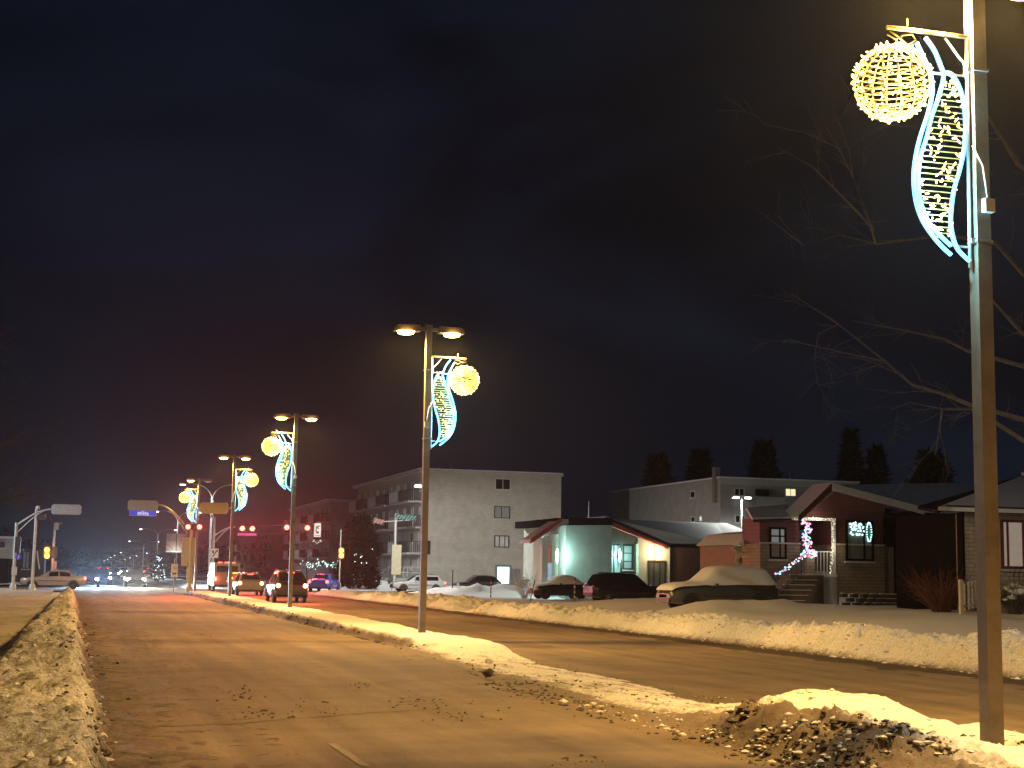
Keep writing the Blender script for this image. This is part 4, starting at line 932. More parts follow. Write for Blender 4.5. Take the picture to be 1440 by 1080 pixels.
# ---------------------------------------------------------------- traffic signals, far lamps, signs
GREYP = mat('grey_pole', (.55, .54, .52), .5, .2, 4, .1, metal=.2)
YELP = mat('yellow_pole', (.66, .55, .20), .5, .15, 4)
REDE = emit('red_signal', (1.0, .10, .06), 12.0); AMBE = emit('amber_hand', (1.0, .33, .03), 9.0)
DEAD = mat('dead_signal_lens', (.04, .035, .03), .3)
def curve(p0, p1, p2, n=10):
    return [tuple((1-t_)**2*np.array(p0)+2*t_*(1-t_)*np.array(p1)+t_**2*np.array(p2)) for t_ in np.linspace(0, 1, n)]
def horizontal_head(par, c, Lh, m, facing=-1, lit=(), vis=True, r=.15, Hh=.42):
    # box of a four-lens horizontal signal, rounded ends; lenses on the side that faces the traffic
    x, y, z = c; b = MB(); k = .12
    prof = [(-Lh/2+k, -Hh/2), (Lh/2-k, -Hh/2), (Lh/2, -Hh/2+k), (Lh/2, Hh/2-k), (Lh/2-k, Hh/2), (-Lh/2+k, Hh/2), (-Lh/2, Hh/2-k), (-Lh/2, -Hh/2+k)]
    h = MB().prism([(x+u, y+.09, z+v) for u, v in prof], (0, -.18, 0)).build('signal_head', m, par)
    bp = MB().prism([(x+u*1.02, y+.02*facing*-1, z+v*1.12) for u, v in prof], (0, .015, 0)).build('back_plate', m, h)
    for i in range(4):
        u = x-Lh/2+Lh*(i+.5)/4; yy = y+facing*.093
        MB().lathe([(r, 0), (r*.9, facing*.03)], 12, (u, yy, z), 'Y').build('lens', REDE if i in lit else DEAD, h, True)
        MB().tube([(u+r*1.1*math.cos(a), yy+facing*.10, z+r*1.1*math.sin(a)) for a in np.linspace(0, math.pi, 9)], .012, 4).build('visor', DARK, h)
        if i in lit: lamp('signal_light', h, (u, yy+facing*.18, z), 5500, (1.0, .045, .03), .10, 80, 1.0, (-.1*0, facing, -.05))
    return h
def mast(label, bpx, Y, top_px, m, r=.10):
    base = atY(bpx[0], bpx[1], Y); tp = atY(top_px[0], top_px[1], Y); t = thing('signal_post', label, 'traffic light', (base[0], Y, 0), 0)
    h = float(tp[2]); MB().tube([(0, 0, -.1), (0, 0, h*.5), (0, 0, h)], [r, r*.9, r*.8], 10).build('post', m, t, 40)
    MB().lathe([(r*1.9, 0), (r*1.9, .35), (r*1.2, .5)], 10, (0, 0, 0)).build('base', m, t, 40)
    return t
def rel(t, px, Y): q = atY(px[0], px[1], Y); return (q[0]-t.location.x, Y-t.location.y, q[2]-t.location.z)
def curved_arm(t, a0, a1, tip, m):
    MB().tube(curve(a0, ((a0[0]*.4+tip[0]*.6), a0[1], tip[2]+.05), tip), .055, 7).build('arm', m, t, True)
    m2 = (tip[0]*.75+a0[0]*.25, a0[1], tip[2]-.12)
    MB().tube(curve(a1, ((a1[0]*.5+tip[0]*.5), a1[1], m2[2]-.25), m2), .04, 6).build('arm_brace', m, t, True)
# left corner, arm over the road with the back of a horizontal signal
t = mast('grey signal post at far left carrying the left overhead white-backed signal', (18, 826), 106.5, (24, 735), GREYP, .12); Y = 106.5
curved_arm(t, rel(t, (24, 738), Y), rel(t, (23, 750), Y), rel(t, (75, 716), Y), GREYP)
WB = mat('pale_signal_back', (.60, .60, .64), .6, .08, 3)
horizontal_head(t, rel(t, (93.5, 716.5), Y), 1.95, WB, 1, (), False, .17, .62)
c = rel(t, (25, 766), Y); h = MB().box(c, (.36, .3, 1.1)).build('side_signal', DARK, t)
for i in range(3): MB().box((c[0]+.28, c[1], c[2]-.33+i*.33), (.26, .26, .03), ry=.3).build('visor', DARK, h)
MB().box(rel(t, (20, 803), Y), (.34, .25, .55)).build('control_box', GREYP, t)
q = atY(26, 783, Y-.14); o = thing('parking_sign', 'small blue round sign on the far left signal post', 'sign', q); MB().lathe([(.20, 0), (.20, .02)], 16, (0, 0, 0), 'Y').build('plate', emit('blue_plate', (.10, .10, .9), .22), o); MB().tube([(0, -.02, .1), (.02, -.02, -.02), (-.04, -.02, -.12)], .025, 4).build('symbol', FRAMEW, o)
t = mast('slim whitish pole glowing red beside the moving pale sedan', (45, 827), 107.5, (53, 716), GREYP, .115); Y = 107.5
MB().lathe([(.15, 0), (.13, .22)], 8, rel(t, (53, 716), Y)).build('cap', GREYP, t)
h = MB().box(rel(t, (58, 727), Y), (.55, .3, .34)).build('signal_head', DARK, t)
for dx in (.32, .62): MB().tube([np.array(rel(t, (58, 727), Y))+np.array([dx, 0, -.05]), np.array(rel(t, (58, 727), Y))+np.array([dx+.12, 0, -.3])], .05, 5).build('visor', DARK, h)
MB().tube([rel(t, (55.5, 800), Y), rel(t, (52, 775), Y)], .04, 5).build('conduit', GREYP, t)
lamp('signal_light', h, np.array(rel(t, (66, 726), Y))+np.array([.4, 1.0, 0]), 160, (1, .06, .04), .1)
t = mast('farther signal post with a lit amber pedestrian hand, left of the road', (73, 812), 131.0, (79, 735), GREYP, .11); Y = 131.0
MB().box(rel(t, (80, 740), Y), (.3, .25, .6)).build('top_signal', GREYP, t); MB().box(rel(t, (84, 737), Y), (.5, .2, .16), ry=-.5).build('visor', mat('red_visor', (.4, .1, .08), .6), t)
h = MB().box(rel(t, (66, 777), Y), (.55, .2, 1.15)).build('pedestrian_signal', DARK, t)
for dy in (773, 782): c = rel(t, (66, dy), Y-.13); MB().lathe([(.20, 0), (.16, -.03)], 12, c, 'Y').build('lit_hand', AMBE, h)
MB().box(rel(t, (77, 777), Y), (.5, .22, .95)).build('side_signal', DARK, t); MB().box(rel(t, (77, 795), Y-.15), (.32, .02, .75)).build('notice', mat('pink_notice', (.6, .35, .32), .6), t)
lamp('hand_light', h, np.array(rel(t, (66, 777), Y))+np.array([0, -.4, 0]), 110, (1, .35, .05), .1)
# yellow post on the median end: overhead arm to the left, red signal to the right
Y = 105.8; t = mast('yellow-lit signal post on the median nose with sign panels and arm to the left', (266, 828), Y, (263, 735), YELP, .12)
curved_arm(t, rel(t, (262, 741), Y), rel(t, (263, 750), Y), rel(t, (222, 710), Y), YELP)
horizontal_head(t, rel(t, (201, 711), Y), 2.0, mat('cream_signal_back', (.66, .62, .52), .6, .08, 3), 1, (), False, .17, .66)
MB().box(rel(t, (265, 776), Y+.02), (.92, .05, 2.0)).build('notice_panel', mat('cream_panel', (.62, .56, .36), .6, .1), t)
MB().box(rel(t, (266.5, 807), Y+.02), (.42, .05, 1.3)).build('notice_panel', mat('cream_panel', (.62, .56, .36)), t)
h = MB().box(rel(t, (272, 741), Y-.02), (1.25, .18, .40)).build('signal_head', DARK, t)
for px in (264.5, 280.5):
    c = rel(t, (px, 741), Y-.12); MB().lathe([(.17, 0), (.15, -.03)], 12, c, 'Y').build('lens', REDE, h); lamp('signal_light', h, (c[0], c[1]-.2, c[2]), 7000, (1, .045, .03), .1, 70, 1.0, (0, -1, -.05))
# street name board hanging under the left arm
c = atY(201, 721.5, Y-.05); o = thing('street_name_sign', 'blue street name board with white lettering under the overhead arm', 'sign', c)
MB().box((0, 0, 0), (1.78, .04, .34)).build('plate', emit('blue_board', (.03, .07, .85), .55), o); MB().box((0, .003, 0), (1.84, .03, .39)).build('rim', FRAMEW, o)
for x_ in (-.75, .75): MB().tube([(x_, 0, .19), (x_, 0, .34)], .02, 5).build('hanger', GALV, o)
def text(s, par, loc, size, m, ext=.004, rot=(math.pi/2, 0, 0), name='lettering'):
    cu = bpy.data.curves.new('txt', 'FONT'); cu.body = s; cu.size = size; cu.align_x = 'CENTER'; cu.align_y = 'CENTER'; cu.extrude = ext
    ob = bpy.data.objects.new('txt', cu); COL.objects.link(ob); dg = bpy.context.evaluated_depsgraph_get(); me = bpy.data.meshes.new_from_object(ob.evaluated_get(dg)); bpy.data.objects.remove(ob)
    me.materials.clear(); me.materials.append(m); x = bpy.data.objects.new(name, me); COL.objects.link(x); x.parent = par; x.location = loc; x.rotation_euler = rot; return x
WHT = emit('white_lettering', (1, 1, 1), .9)
text('boul.', o, (0, -.03, .115), .10, WHT); text('BRIEN', o, (0, -.03, -.04), .27, WHT)
# grey post right of the nose: arm to the right with red signals and a turn sign at its end
Y = 127.5; t = mast('pale signal post with a long curved arm carrying four red lights', (297.5, 828), Y, (298, 728), GREYP, .13)
MB().lathe([(.16, 0), (.12, .2)], 8, rel(t, (298, 728), Y)).build('cap', GREYP, t)
tip = rel(t, (330, 741.5), Y); curved_arm(t, rel(t, (297, 757), Y), rel(t, (297, 769), Y), tip, GREYP)
end = rel(t, (452, 735.5), Y); MB().tube([tip, end], .05, 6).build('mast_arm', mat('dark_arm', (.05, .05, .05), .5), t)
def head2(pxs, py, label):
    xs_ = [rel(t, (p_, py), Y)[0] for p_ in pxs]; zc = rel(t, (pxs[0], py), Y)[2]; L_ = xs_[1]-xs_[0]
    h_ = MB().box(((xs_[0]+xs_[1])/2, 0, zc), (L_+.62, .2, .5)).build('signal_head', DARK, t)
    n_ = 4 if L_ > 1.2 else 2
    for i in range(n_):
        u = xs_[0]+L_*i/(n_-1); on = i in (0, n_-1); MB().lathe([(.215, 0), (.19, -.03)], 12, (u, -.103, zc), 'Y').build('lens', REDE if on else DEAD, h_)
        MB().tube([(u+.21*math.cos(a), -.22, zc+.21*math.sin(a)) for a in np.linspace(0, math.pi, 9)], .015, 4).build('visor', DARK, h_)
        if on: lamp('signal_light', h_, (u, -.32, zc), 7000, (1, .045, .03), .1, 70, 1.0, (0, -1, -.05))
head2((340.5, 354.5), 743, ''); head2((403, 432), 741.5, '')
MB().box(rel(t, (347.5, 751.5), Y), (1.6, .08, .22)).build('lit_plate', emit('pink_plate', (1.0, .12, .45), .5), t)
q = atY(446.5, 745.5, Y-.2); o = thing('turn_sign', 'white rectangular pictogram sign at the tip of the long signal arm', 'sign', q, .0)
MB().box((0, 0, 0), (.58, .03, 1.18)).build('plate', mat('sign_white', (.8, .76, .72), .5, .05), o); b = MB()
b.tube([(-.12, -.02, -.15), (-.12, -.02, .15), (.0, -.02, .32), (.14, -.02, .36)], .05, 5); b.tube([(-.16, -.02, .30), (.1, -.02, .12)], .04, 5); b.box((0, -.02, -.2), (.22, .012, .18)); b.box((0, -.02, -.48), (.42, .012, .05)); b.build('symbol', mat('sign_black', (.03, .02, .02), .5), o)
MB().tube([(0, 0, .59), (0, .2, .82)], .03, 5).build('hanger', DARK, o)
b = MB()
for i in range(9): a = i/8*math.pi; b.blob((.34*math.cos(a), 0, -.98+.14*math.sin(a*3)), .045)
tag(b.build('arm_lights', emit('warm_white_dot', (1, .95, .85), 1.5), None, None, q), 'little curve of pale lights under the white pictogram sign', 'light')
# yellow back of a near horizontal signal beside the fourth lamp
Y = 100.0; q = atY(316, 714.5, Y)
Yv = 100.0; t = thing('overhead_signal', 'yellow-lit back of a horizontal signal beside the fourth street lamp', 'traffic light', (atY(322, 838, 100)[0]+.05, 100.0, 0))
MB().tube([(0, .12, -.1), (0, .12, 6.6)], [.10, .075], 8).build('post', POLE, t)
horizontal_head(t, rel(t, (301, 714.5), Y), 1.85, mat('ochre_back', (.60, .50, .20), .6, .08, 3), 1, (), False, .16, .66); MB().tube([rel(t, (313, 714.5), Y), (0, .1, rel(t, (313, 714.5), Y)[2])], .05, 6).build('arm', YELP, t); MB().tube([rel(t, (278, 715), Y), rel(t, (285, 715), Y)], .09, 6).build('end_cap', YELP, t)
# right corner post with side-on heads
Y = 128.8; t = mast('pale signal post at the right corner in front of the apartment block', (554, 826), Y, (557, 722), GREYP, .14)
for px, py, col in ((532, 733, (.5, .12, .1)), (563, 727, (.05, .35, .33)), (577, 728, (.05, .4, .38))):
    c = rel(t, (px, py), Y); h = MB().box(c, (.95, .35, .42), ry=.35).build('signal_head', DARK, t)
    for i in range(3): MB().box((c[0]-.3+i*.3, c[1]-.19, c[2]-.02), (.09, .02, .5), ry=.75).build('visor_edge', mat('visor_%d' % int(col[0]*100), col, .5), h)
MB().tube([rel(t, (532, 734), Y), rel(t, (585, 731), Y)], .05, 6).build('cross_arm', GREYP, t)
MB().box(rel(t, (557, 787), Y-.1), (.85, .3, 2.6)).build('control_cabinet', mat('beige_cabinet', (.55, .50, .34), .6, .1), t)
for px in (480,):
    Y2 = 128.9; t = mast('thin post with lit amber pedestrian hand before the black cedar', (477, 826), Y2, (473, 745), GREYP, .06)
    h = MB().box(rel(t, (480, 778), Y2-.1), (.5, .2, 1.0)).build('pedestrian_signal', DARK, t)
    for dy in (774, 781.5): MB().lathe([(.20, 0), (.16, -.03)], 10, rel(t, (480, dy), Y2-.22), 'Y').build('lit_hand', AMBE, h)
    lamp('hand_light', h, np.array(rel(t, (480, 778), Y2))+np.array([0, -.5, 0]), 90, (1, .4, .05), .1)
Y = 112.0; q = atY(598, 770, Y); t = thing('pedestrian_signal', 'black pedestrian signal box peeking from behind the second lamp post', 'traffic light', (q[0]-.3, Y, 0))
MB().tube([(0, 0, -.1), (0, 0, float(q[2])+.8)], .06, 8).build('post', GREYP, t); h = MB().box((.38, 0, float(q[2])), (.62, .25, 1.05)).build('housing', DARK, t); MB().box((.13, -.14, float(q[2])), (.05, .02, .7)).build('edge', mat('red_visor', (.4, .1, .08)), h); MB().box((.38, -.14, float(q[2])+.2), (.4, .02, .4)).build('lens', DEAD, h)

# far double goose-neck lamps with white heads
def gooseneck(label, px, Y, top_y, span, light=None, n=7, left=True, right=True):
    b = atY(px, 812, Y); zt_ = float(atY(px, top_y, Y)[2]); t = thing('gooseneck_lamp', label, 'street lamp', (b[0], Y, 0), 0, 'white gooseneck lamps up the far road')
    MB().tube([(0, 0, -.1), (0, 0, zt_-1.2)], [.11, .07], 7, True).build('post', GREYP, t)
    for s in ([-1] if left else [])+([1] if right else []):
        arm = curve((0, 0, zt_-1.25), (s*span*.12, 0, zt_+.15), (s*span, 0, zt_), 9); MB().tube(arm, .04, 5).build('arm', GREYP, t, True)
        h = MB().box((s*(span+.22), 0, zt_-.02), (.6, .26, .14)).build('lamp_head', GREYP, t); MB().box((s*(span+.24), 0, zt_-.12), (.42, .22, .08)).build('lens', LEDL, h)
        if light: lamp('lamp_light', h, (s*(span+.24), -.0, zt_-.25), light, LEDWHITE, .1, 172, .4, (0, 0, -1))
    return t
gooseneck('nearest gooseneck lamp, its arms forking above the yellow signal', 293.5, 133.0, 681, 2.35, 3200)
gooseneck('second gooseneck lamp beside the far picture panel', 246.5, 200.0, 719, 2.5, 1500)
gooseneck('third gooseneck lamp behind the speed sign', 219.5, 290.0, 744, 3.0, 900)
gooseneck('fourth gooseneck lamp up the far road', 200, 400.0, 761, 3.4, 900)
FARL = ['far gooseneck lamp just left of the picture panel lamps, fifth in the row', 'sixth gooseneck lamp in the far row', 'seventh gooseneck lamp in the far row', 'eighth gooseneck lamp in the far row, a white dot', 'ninth gooseneck lamp in the far row, a white dot', 'last and lowest white dot of the gooseneck lamp row']
for i, (px, Y, ty) in enumerate([(186.5, 540, 777), (175, 640, 781), (168, 730, 784), (162, 820, 786.5), (156, 920, 788.5), (150, 1020, 790)]):
    gooseneck(FARL[i], px, Y, ty, 4.2, None, 5)
# white lamp hidden behind the second median lamp, and the pair behind the shop roof
Y = 116.0; q = atY(588, 682, Y); t = thing('cobra_lamp', 'white street lamp peeking out left of the second lamp post', 'street lamp', (q[0]+.55, Y, 0)); zt_ = float(q[2])
MB().tube([(0, 0, -.1), (0, 0, zt_)], [.10, .06], 8).build('post', GREYP, t); h = MB().box((-.45, 0, zt_), (.8, .25, .14)).build('lamp_head', GREYP, t); MB().box((-.55, -.02, zt_-.10), (.5, .3, .14)).build('lens', LEDL, h)
lamp('lamp_light', h, (-.55, 0, zt_-.25), 9000, (.95, .96, .90), .12, 178, .35, (.2, .2, -1))
Y = 112.0; q = atY(1040, 700, Y); t = thing('twin_lamp', 'twin-headed white lamp in front of the low greenish apartment block', 'street lamp', (q[0]+.2, Y, 0)); zt_ = float(q[2])
MB().tube([(0, 0, -.1), (0, 0, zt_)], [.09, .06], 7).build('post', GREYP, t)
for s, on in ((-1, 1), (1, 1)):
    h = MB().box((s*.5, 0, zt_+.1), (.75, .26, .14), ry=s*.12).build('lamp_head', GREYP, t); MB().box((s*.55, -.02, zt_+.0), (.5, .26, .12)).build('lens', emit('warmwhite_lens', (1, .97, .85), 12), h)
    lamp('lamp_light', h, (s*.55, 0, zt_-.15), 2300, (.95, .98, .88), .1, 178, .3, (0, 0, -1))
# speed sign, divider signs, picture panel
Y = 107.6; q = atY(244, 828, Y); t = thing('speed_sign', 'white speed limit sign reading 50 above a small truck plate', 'sign', (q[0], Y, .05)); z1 = float(atY(244, 793, Y)[2])
MB().tube([(0, 0, -.1), (0, 0, z1+.35)], .035, 7).build('post', GREYP, t)
SW = mat('sign_white', (.8, .76, .72)); SB = mat('sign_black', (.03, .02, .02))
c1, c2 = atY(246, 798, Y), atY(246, 807, Y); x_ = c1[0]-q[0]
MB().box((x_*.4, -.05, c1[2]-.05), (.44, .02, .50)).build('plate', SW, t); MB().box((x_*.4, -.05, c2[2]-.05), (.44, .02, .46)).build('lower_plate', SW, t)
text('50', t, (x_*.4, -.066, c1[2]-.09), .34, SB); text('MAXIMUM', t, (x_*.4, -.066, c1[2]+.13), .075, SB); b = MB().box((x_*.4, -.066, c2[2]-.02), (.26, .01, .12)); b.box((x_*.4+.1, -.066, c2[2]-.08), (.07, .01, .06)); b.box((x_*.4-.09, -.066, c2[2]-.08), (.07, .01, .06)); b.build('truck_symbol', SB, t)
Y = 127.34; q = atY(302, 778, Y); t = thing('keep_right_sign', 'square white sign with a black diagonal arrow on the pale signal post', 'sign', q)
MB().box((0, 0, 0), (.62, .03, .78)).build('plate', SW, t); b = MB(); b.tube([(-.16, -.02, -.28), (.14, -.02, .2)], .045, 4); b.prism([(.05, -.03, .2), (.22, -.03, .33), (.24, -.03, .10)], (0, .02, 0)); b.box((-.15, -.02, .12), (.14, .01, .24)); b.build('symbol', SB, t)
q = atY(303, 800, Y); t = thing('hazard_marker', 'yellow and black striped hazard board under the white arrow sign', 'sign', q)
MB().box((0, 0, 0), (.45, .03, 1.0)).build('plate', mat('hazard_yellow', (.75, .55, .06), .5), t)
for i in range(3): MB().prism([(-.225, -.018, .42-i*.33), (-.225, -.018, .26-i*.33), (.225, -.018, .02-i*.33), (.225, -.018, .18-i*.33)], (0, .001, 0)).build('stripe', SB, t)
Y = 168.0; u = Y/F.__class__ if False else 0
q = atY(248, 763, Y); t = thing('picture_panel', 'large pale two-part picture panel on a dark stand beyond the crossing', 'billboard', (q[0], Y, 0)); zc = float(q[2])
for s in (-1, 1):
    MB().box((s*.56, 0, zc), (1.04, .08, 1.95)).build('panel', mat('panel_beige', (.50, .40, .32), .7, .15, 2), t)
    lamp_ = None
b = MB()
b.tube([(-1.0, -.05, zc+.45), (-.56, -.05, zc+.85), (-.1, -.05, zc+.45), (-1.0, -.05, zc+.2), (-.1, -.05, zc+.2)], .03, 4); b.tube([(-.95, -.05, zc-.2), (-.3, -.05, zc-.8)], .03, 4); b.tube([(.9, -.05, zc+.7), (.4, -.05, zc+.2), (.3, -.05, zc-.3), (.7, -.05, zc-.8)], .03, 4); b.blob((.75, -.03, zc+.45), .12); b.build('print', mat('panel_brown', (.16, .09, .06), .7), t)
MB().box((0, -.06, zc-1.02), (2.2, .1, .07)).build('lit_ledge', emit('ledge_light', (.75, .95, 1), .8), t); MB().tube([(0, .1, 0), (0, .1, zc+1)], .1, 6).build('stand', DARK, t)
lamp('ledge_lamp', t, (0, -.9, zc-1.1), 60, (1, .95, .85), .1)
# lit christmas tree far up
q = atY(223, 800, 175.0); t = conifer('christmas_tree', 'small evergreen with blue-white lights beyond the crossing', (q[0], 175.0, .1), 3.0, .75, 77, LEAFD, 300, size=.3); b = MB(); k = random.Random(8)
for i in range(34): h_ = k.random(); a = k.random()*6.28; rr = .8*(1-.7*h_); b.blob((rr*math.cos(a), rr*math.sin(a)-.1, .25+h_*2.7), .075, k)
o = b.build('bulbs', emit('icy_bulb', (.6, .9, 1.0), 2.5), t); o['kind'] = 'stuff'
# lit garlands on the fences in front of the second apartment
for j, (x0, x1, y_, lab) in enumerate([(428, 450, 792, 'string of pale lights on the shrub behind the stopped estate car'), (452, 474, 793, 'string of teal lights on the fence behind the blue car'), (505, 512, 780, 'few pale lights in the black cedar')]):
    Yv = 131.5 if j < 2 else 127.4; a, c = atY(x0, y_, Yv), atY(x1, y_+1, Yv); string('light_string', lab, [tuple(a), tuple((a+c)/2+np.array([0, 0, -.15])), tuple(c)], 26 if j < 2 else 9, .16 if j < 2 else .5, [(.75, 1, .95), (.5, .95, .9)], 30+j, .06)
# snow stakes by the lot
STK = mat('stake_dark', (.03, .03, .028), .6); STY = mat('stake_pale', (.55, .48, .3), .6)
for i, (px, y0, y1, lab) in enumerate([(636, 812, 837, 'plain dark snow stake left of the bluish mound'), (690, 814, 840, 'striped snow stake on the bluish mound'), (744, 814, 846, 'leaning snow stake in front of the shopfront'), (808, 815, 850, 'striped snow stake before the blank pale wall')]):
    g = gnd(px, y1, .1); Y = g[1]; h = float(atY(px, y0, Y)[2])-.1; t = thing('snow_stake', lab, 'stake', (g[0], g[1], LZ(g[0], g[1])-.05), 0, 'snow stakes beside the lot')
    ln = .35 if i == 2 else 0.0; MB().tube([(0, 0, -.2), (ln, 0, h+.05)], .045 if i != 2 else .03, 6).build('rod', STK, t)
    if i in (1, 3):
        for j in range(4): MB().tube([(0, 0, h*(.2+.2*j)), (0, 0, h*(.2+.2*j)+.12)], .048, 6).build('band', STY, t)
# street-furniture: half-buried picket in the snow

# unseen lamp added past the left edge to whiten the left corner
t = thing('cobra_lamp', 'added white lamp, out of view beyond the left edge', 'street lamp', (-14.0, 103.0, 0)); MB().tube([(0, 0, -.1), (0, 0, 9)], [.1, .06], 8).build('post', GREYP, t)
h = MB().box((.45, 0, 9), (.8, .25, .14)).build('lamp_head', GREYP, t); MB().box((.55, 0, 8.9), (.5, .22, .1)).build('lens', LEDL, h); lamp('lamp_light', h, (.55, 0, 8.75), 5000, LEDWHITE, .1, 178, .35, (.1, 0, -1))

t = thing('cobra_lamp', 'added white lamp, out of view beyond the right edge', 'street lamp', (25.5, 15.0, .3)); MB().tube([(0, 0, -.5), (0, 0, 9)], [.1, .06], 8).build('post', GREYP, t)  # unseen lamp added for more neutral light on the right bank and houses
h = MB().box((-.45, 0, 9), (.8, .25, .14)).build('lamp_head', GREYP, t); MB().box((-.55, 0, 8.9), (.5, .22, .1)).build('lens', LEDL, h); lamp('lamp_light', h, (-.55, 0, 8.75), 3600, (1, .90, .74), .1, 178, .35, (0, .1, -1))
# ---------------------------------------------------------------- cars
TYRE = mat('tyre', (.015, .015, .015), .8); RIM = mat('rim', (.35, .35, .36), .35, .1, metal=.8); CGL = mat('car_glass', (.010, .011, .012), .06, .2, spec=.8)
PLAST = mat('black_plastic', (.02, .02, .02), .6); PLATE = mat('plate_white', (.7, .7, .72), .5)
TAILON = emit('tail_on', (1.0, .05, .04), 14.0); TAILOFF = mat('tail_off', (.30, .015, .012), .2); BRAKEW = emit('brake_flare', (1.0, .30, .10), 16.0)
HEADON = emit('headlight_on', (1.0, .93, .75), 60.0); HEADBL = emit('headlight_blue', (.60, .85, 1.0), 45.0); HEADOFF = mat('head_off', (.5, .5, .5), .15)
# (t along the car from the rear, low edge, belt height, top height, half width at belt, half width at top)
PROF = {
 'suv': [(0, .52, .90, .95, .80, .72), (.012, .42, .98, 1.02, .86, .76), (.03, .36, 1.02, 1.10, .90, .74), (.10, .30, 1.03, 1.62, .915, .66), (.16, .28, 1.03, 1.70, .92, .66), (.35, .26, 1.02, 1.73, .92, .68), (.50, .26, 1.0, 1.71, .92, .67), (.57, .26, .99, 1.64, .92, .66), (.70, .26, .98, 1.10, .92, .74), (.74, .26, .97, 1.04, .92, .76), (.88, .28, .92, .98, .90, .74), (.97, .34, .82, .86, .84, .68), (1, .42, .66, .70, .74, .62)],
 'wagon': [(0, .50, .86, .90, .78, .70), (.012, .40, .92, .96, .84, .74), (.03, .34, .95, 1.02, .88, .72), (.12, .26, .95, 1.40, .89, .62), (.17, .25, .95, 1.47, .895, .62), (.38, .24, .94, 1.50, .895, .63), (.50, .24, .93, 1.48, .895, .62), (.56, .24, .92, 1.41, .895, .61), (.70, .24, .90, .99, .895, .70), (.75, .24, .88, .94, .89, .72), (.88, .26, .83, .88, .87, .70), (.97, .32, .74, .78, .80, .64), (1, .40, .60, .64, .70, .58)],
 'sedan': [(0, .50, .84, .88, .76, .68), (.012, .40, .90, .95, .83, .74), (.04, .33, .93, 1.0, .87, .74), (.15, .26, .93, 1.02, .88, .72), (.29, .24, .92, 1.40, .89, .60), (.36, .24, .92, 1.46, .89, .61), (.46, .24, .91, 1.47, .89, .62), (.54, .24, .90, 1.43, .89, .61), (.70, .24, .88, .97, .89, .70), (.75, .24, .86, .92, .89, .72), (.88, .26, .80, .85, .87, .70), (.97, .32, .72, .76, .80, .64), (1, .40, .58, .62, .70, .58)]}
def car_section(st, W):
    t_, zl, zb, zt_, wb, wt = st; k = W/.92
    w, wt = wb*k, wt*k
    return [(0, zl), (w*.86, zl), (w*.965, zl+.07), (w, zl+.42*(zb-zl)), (w*.985, zb-.06), (w*.965, zb), (wt+(w*.965-wt)*.18, zb+(zt_-zb)*.82), (wt*.93, zb+(zt_-zb)*.965), (wt*.5, zt_), (0, zt_+.012)]
def interp(prof, tt):
    for a, b in zip(prof, prof[1:]):
        if a[0] <= tt <= b[0]:
            f_ = (tt-a[0])/(b[0]-a[0]); return tuple(x+(y-x)*f_ for x, y in zip(a, b))
    return prof[-1]
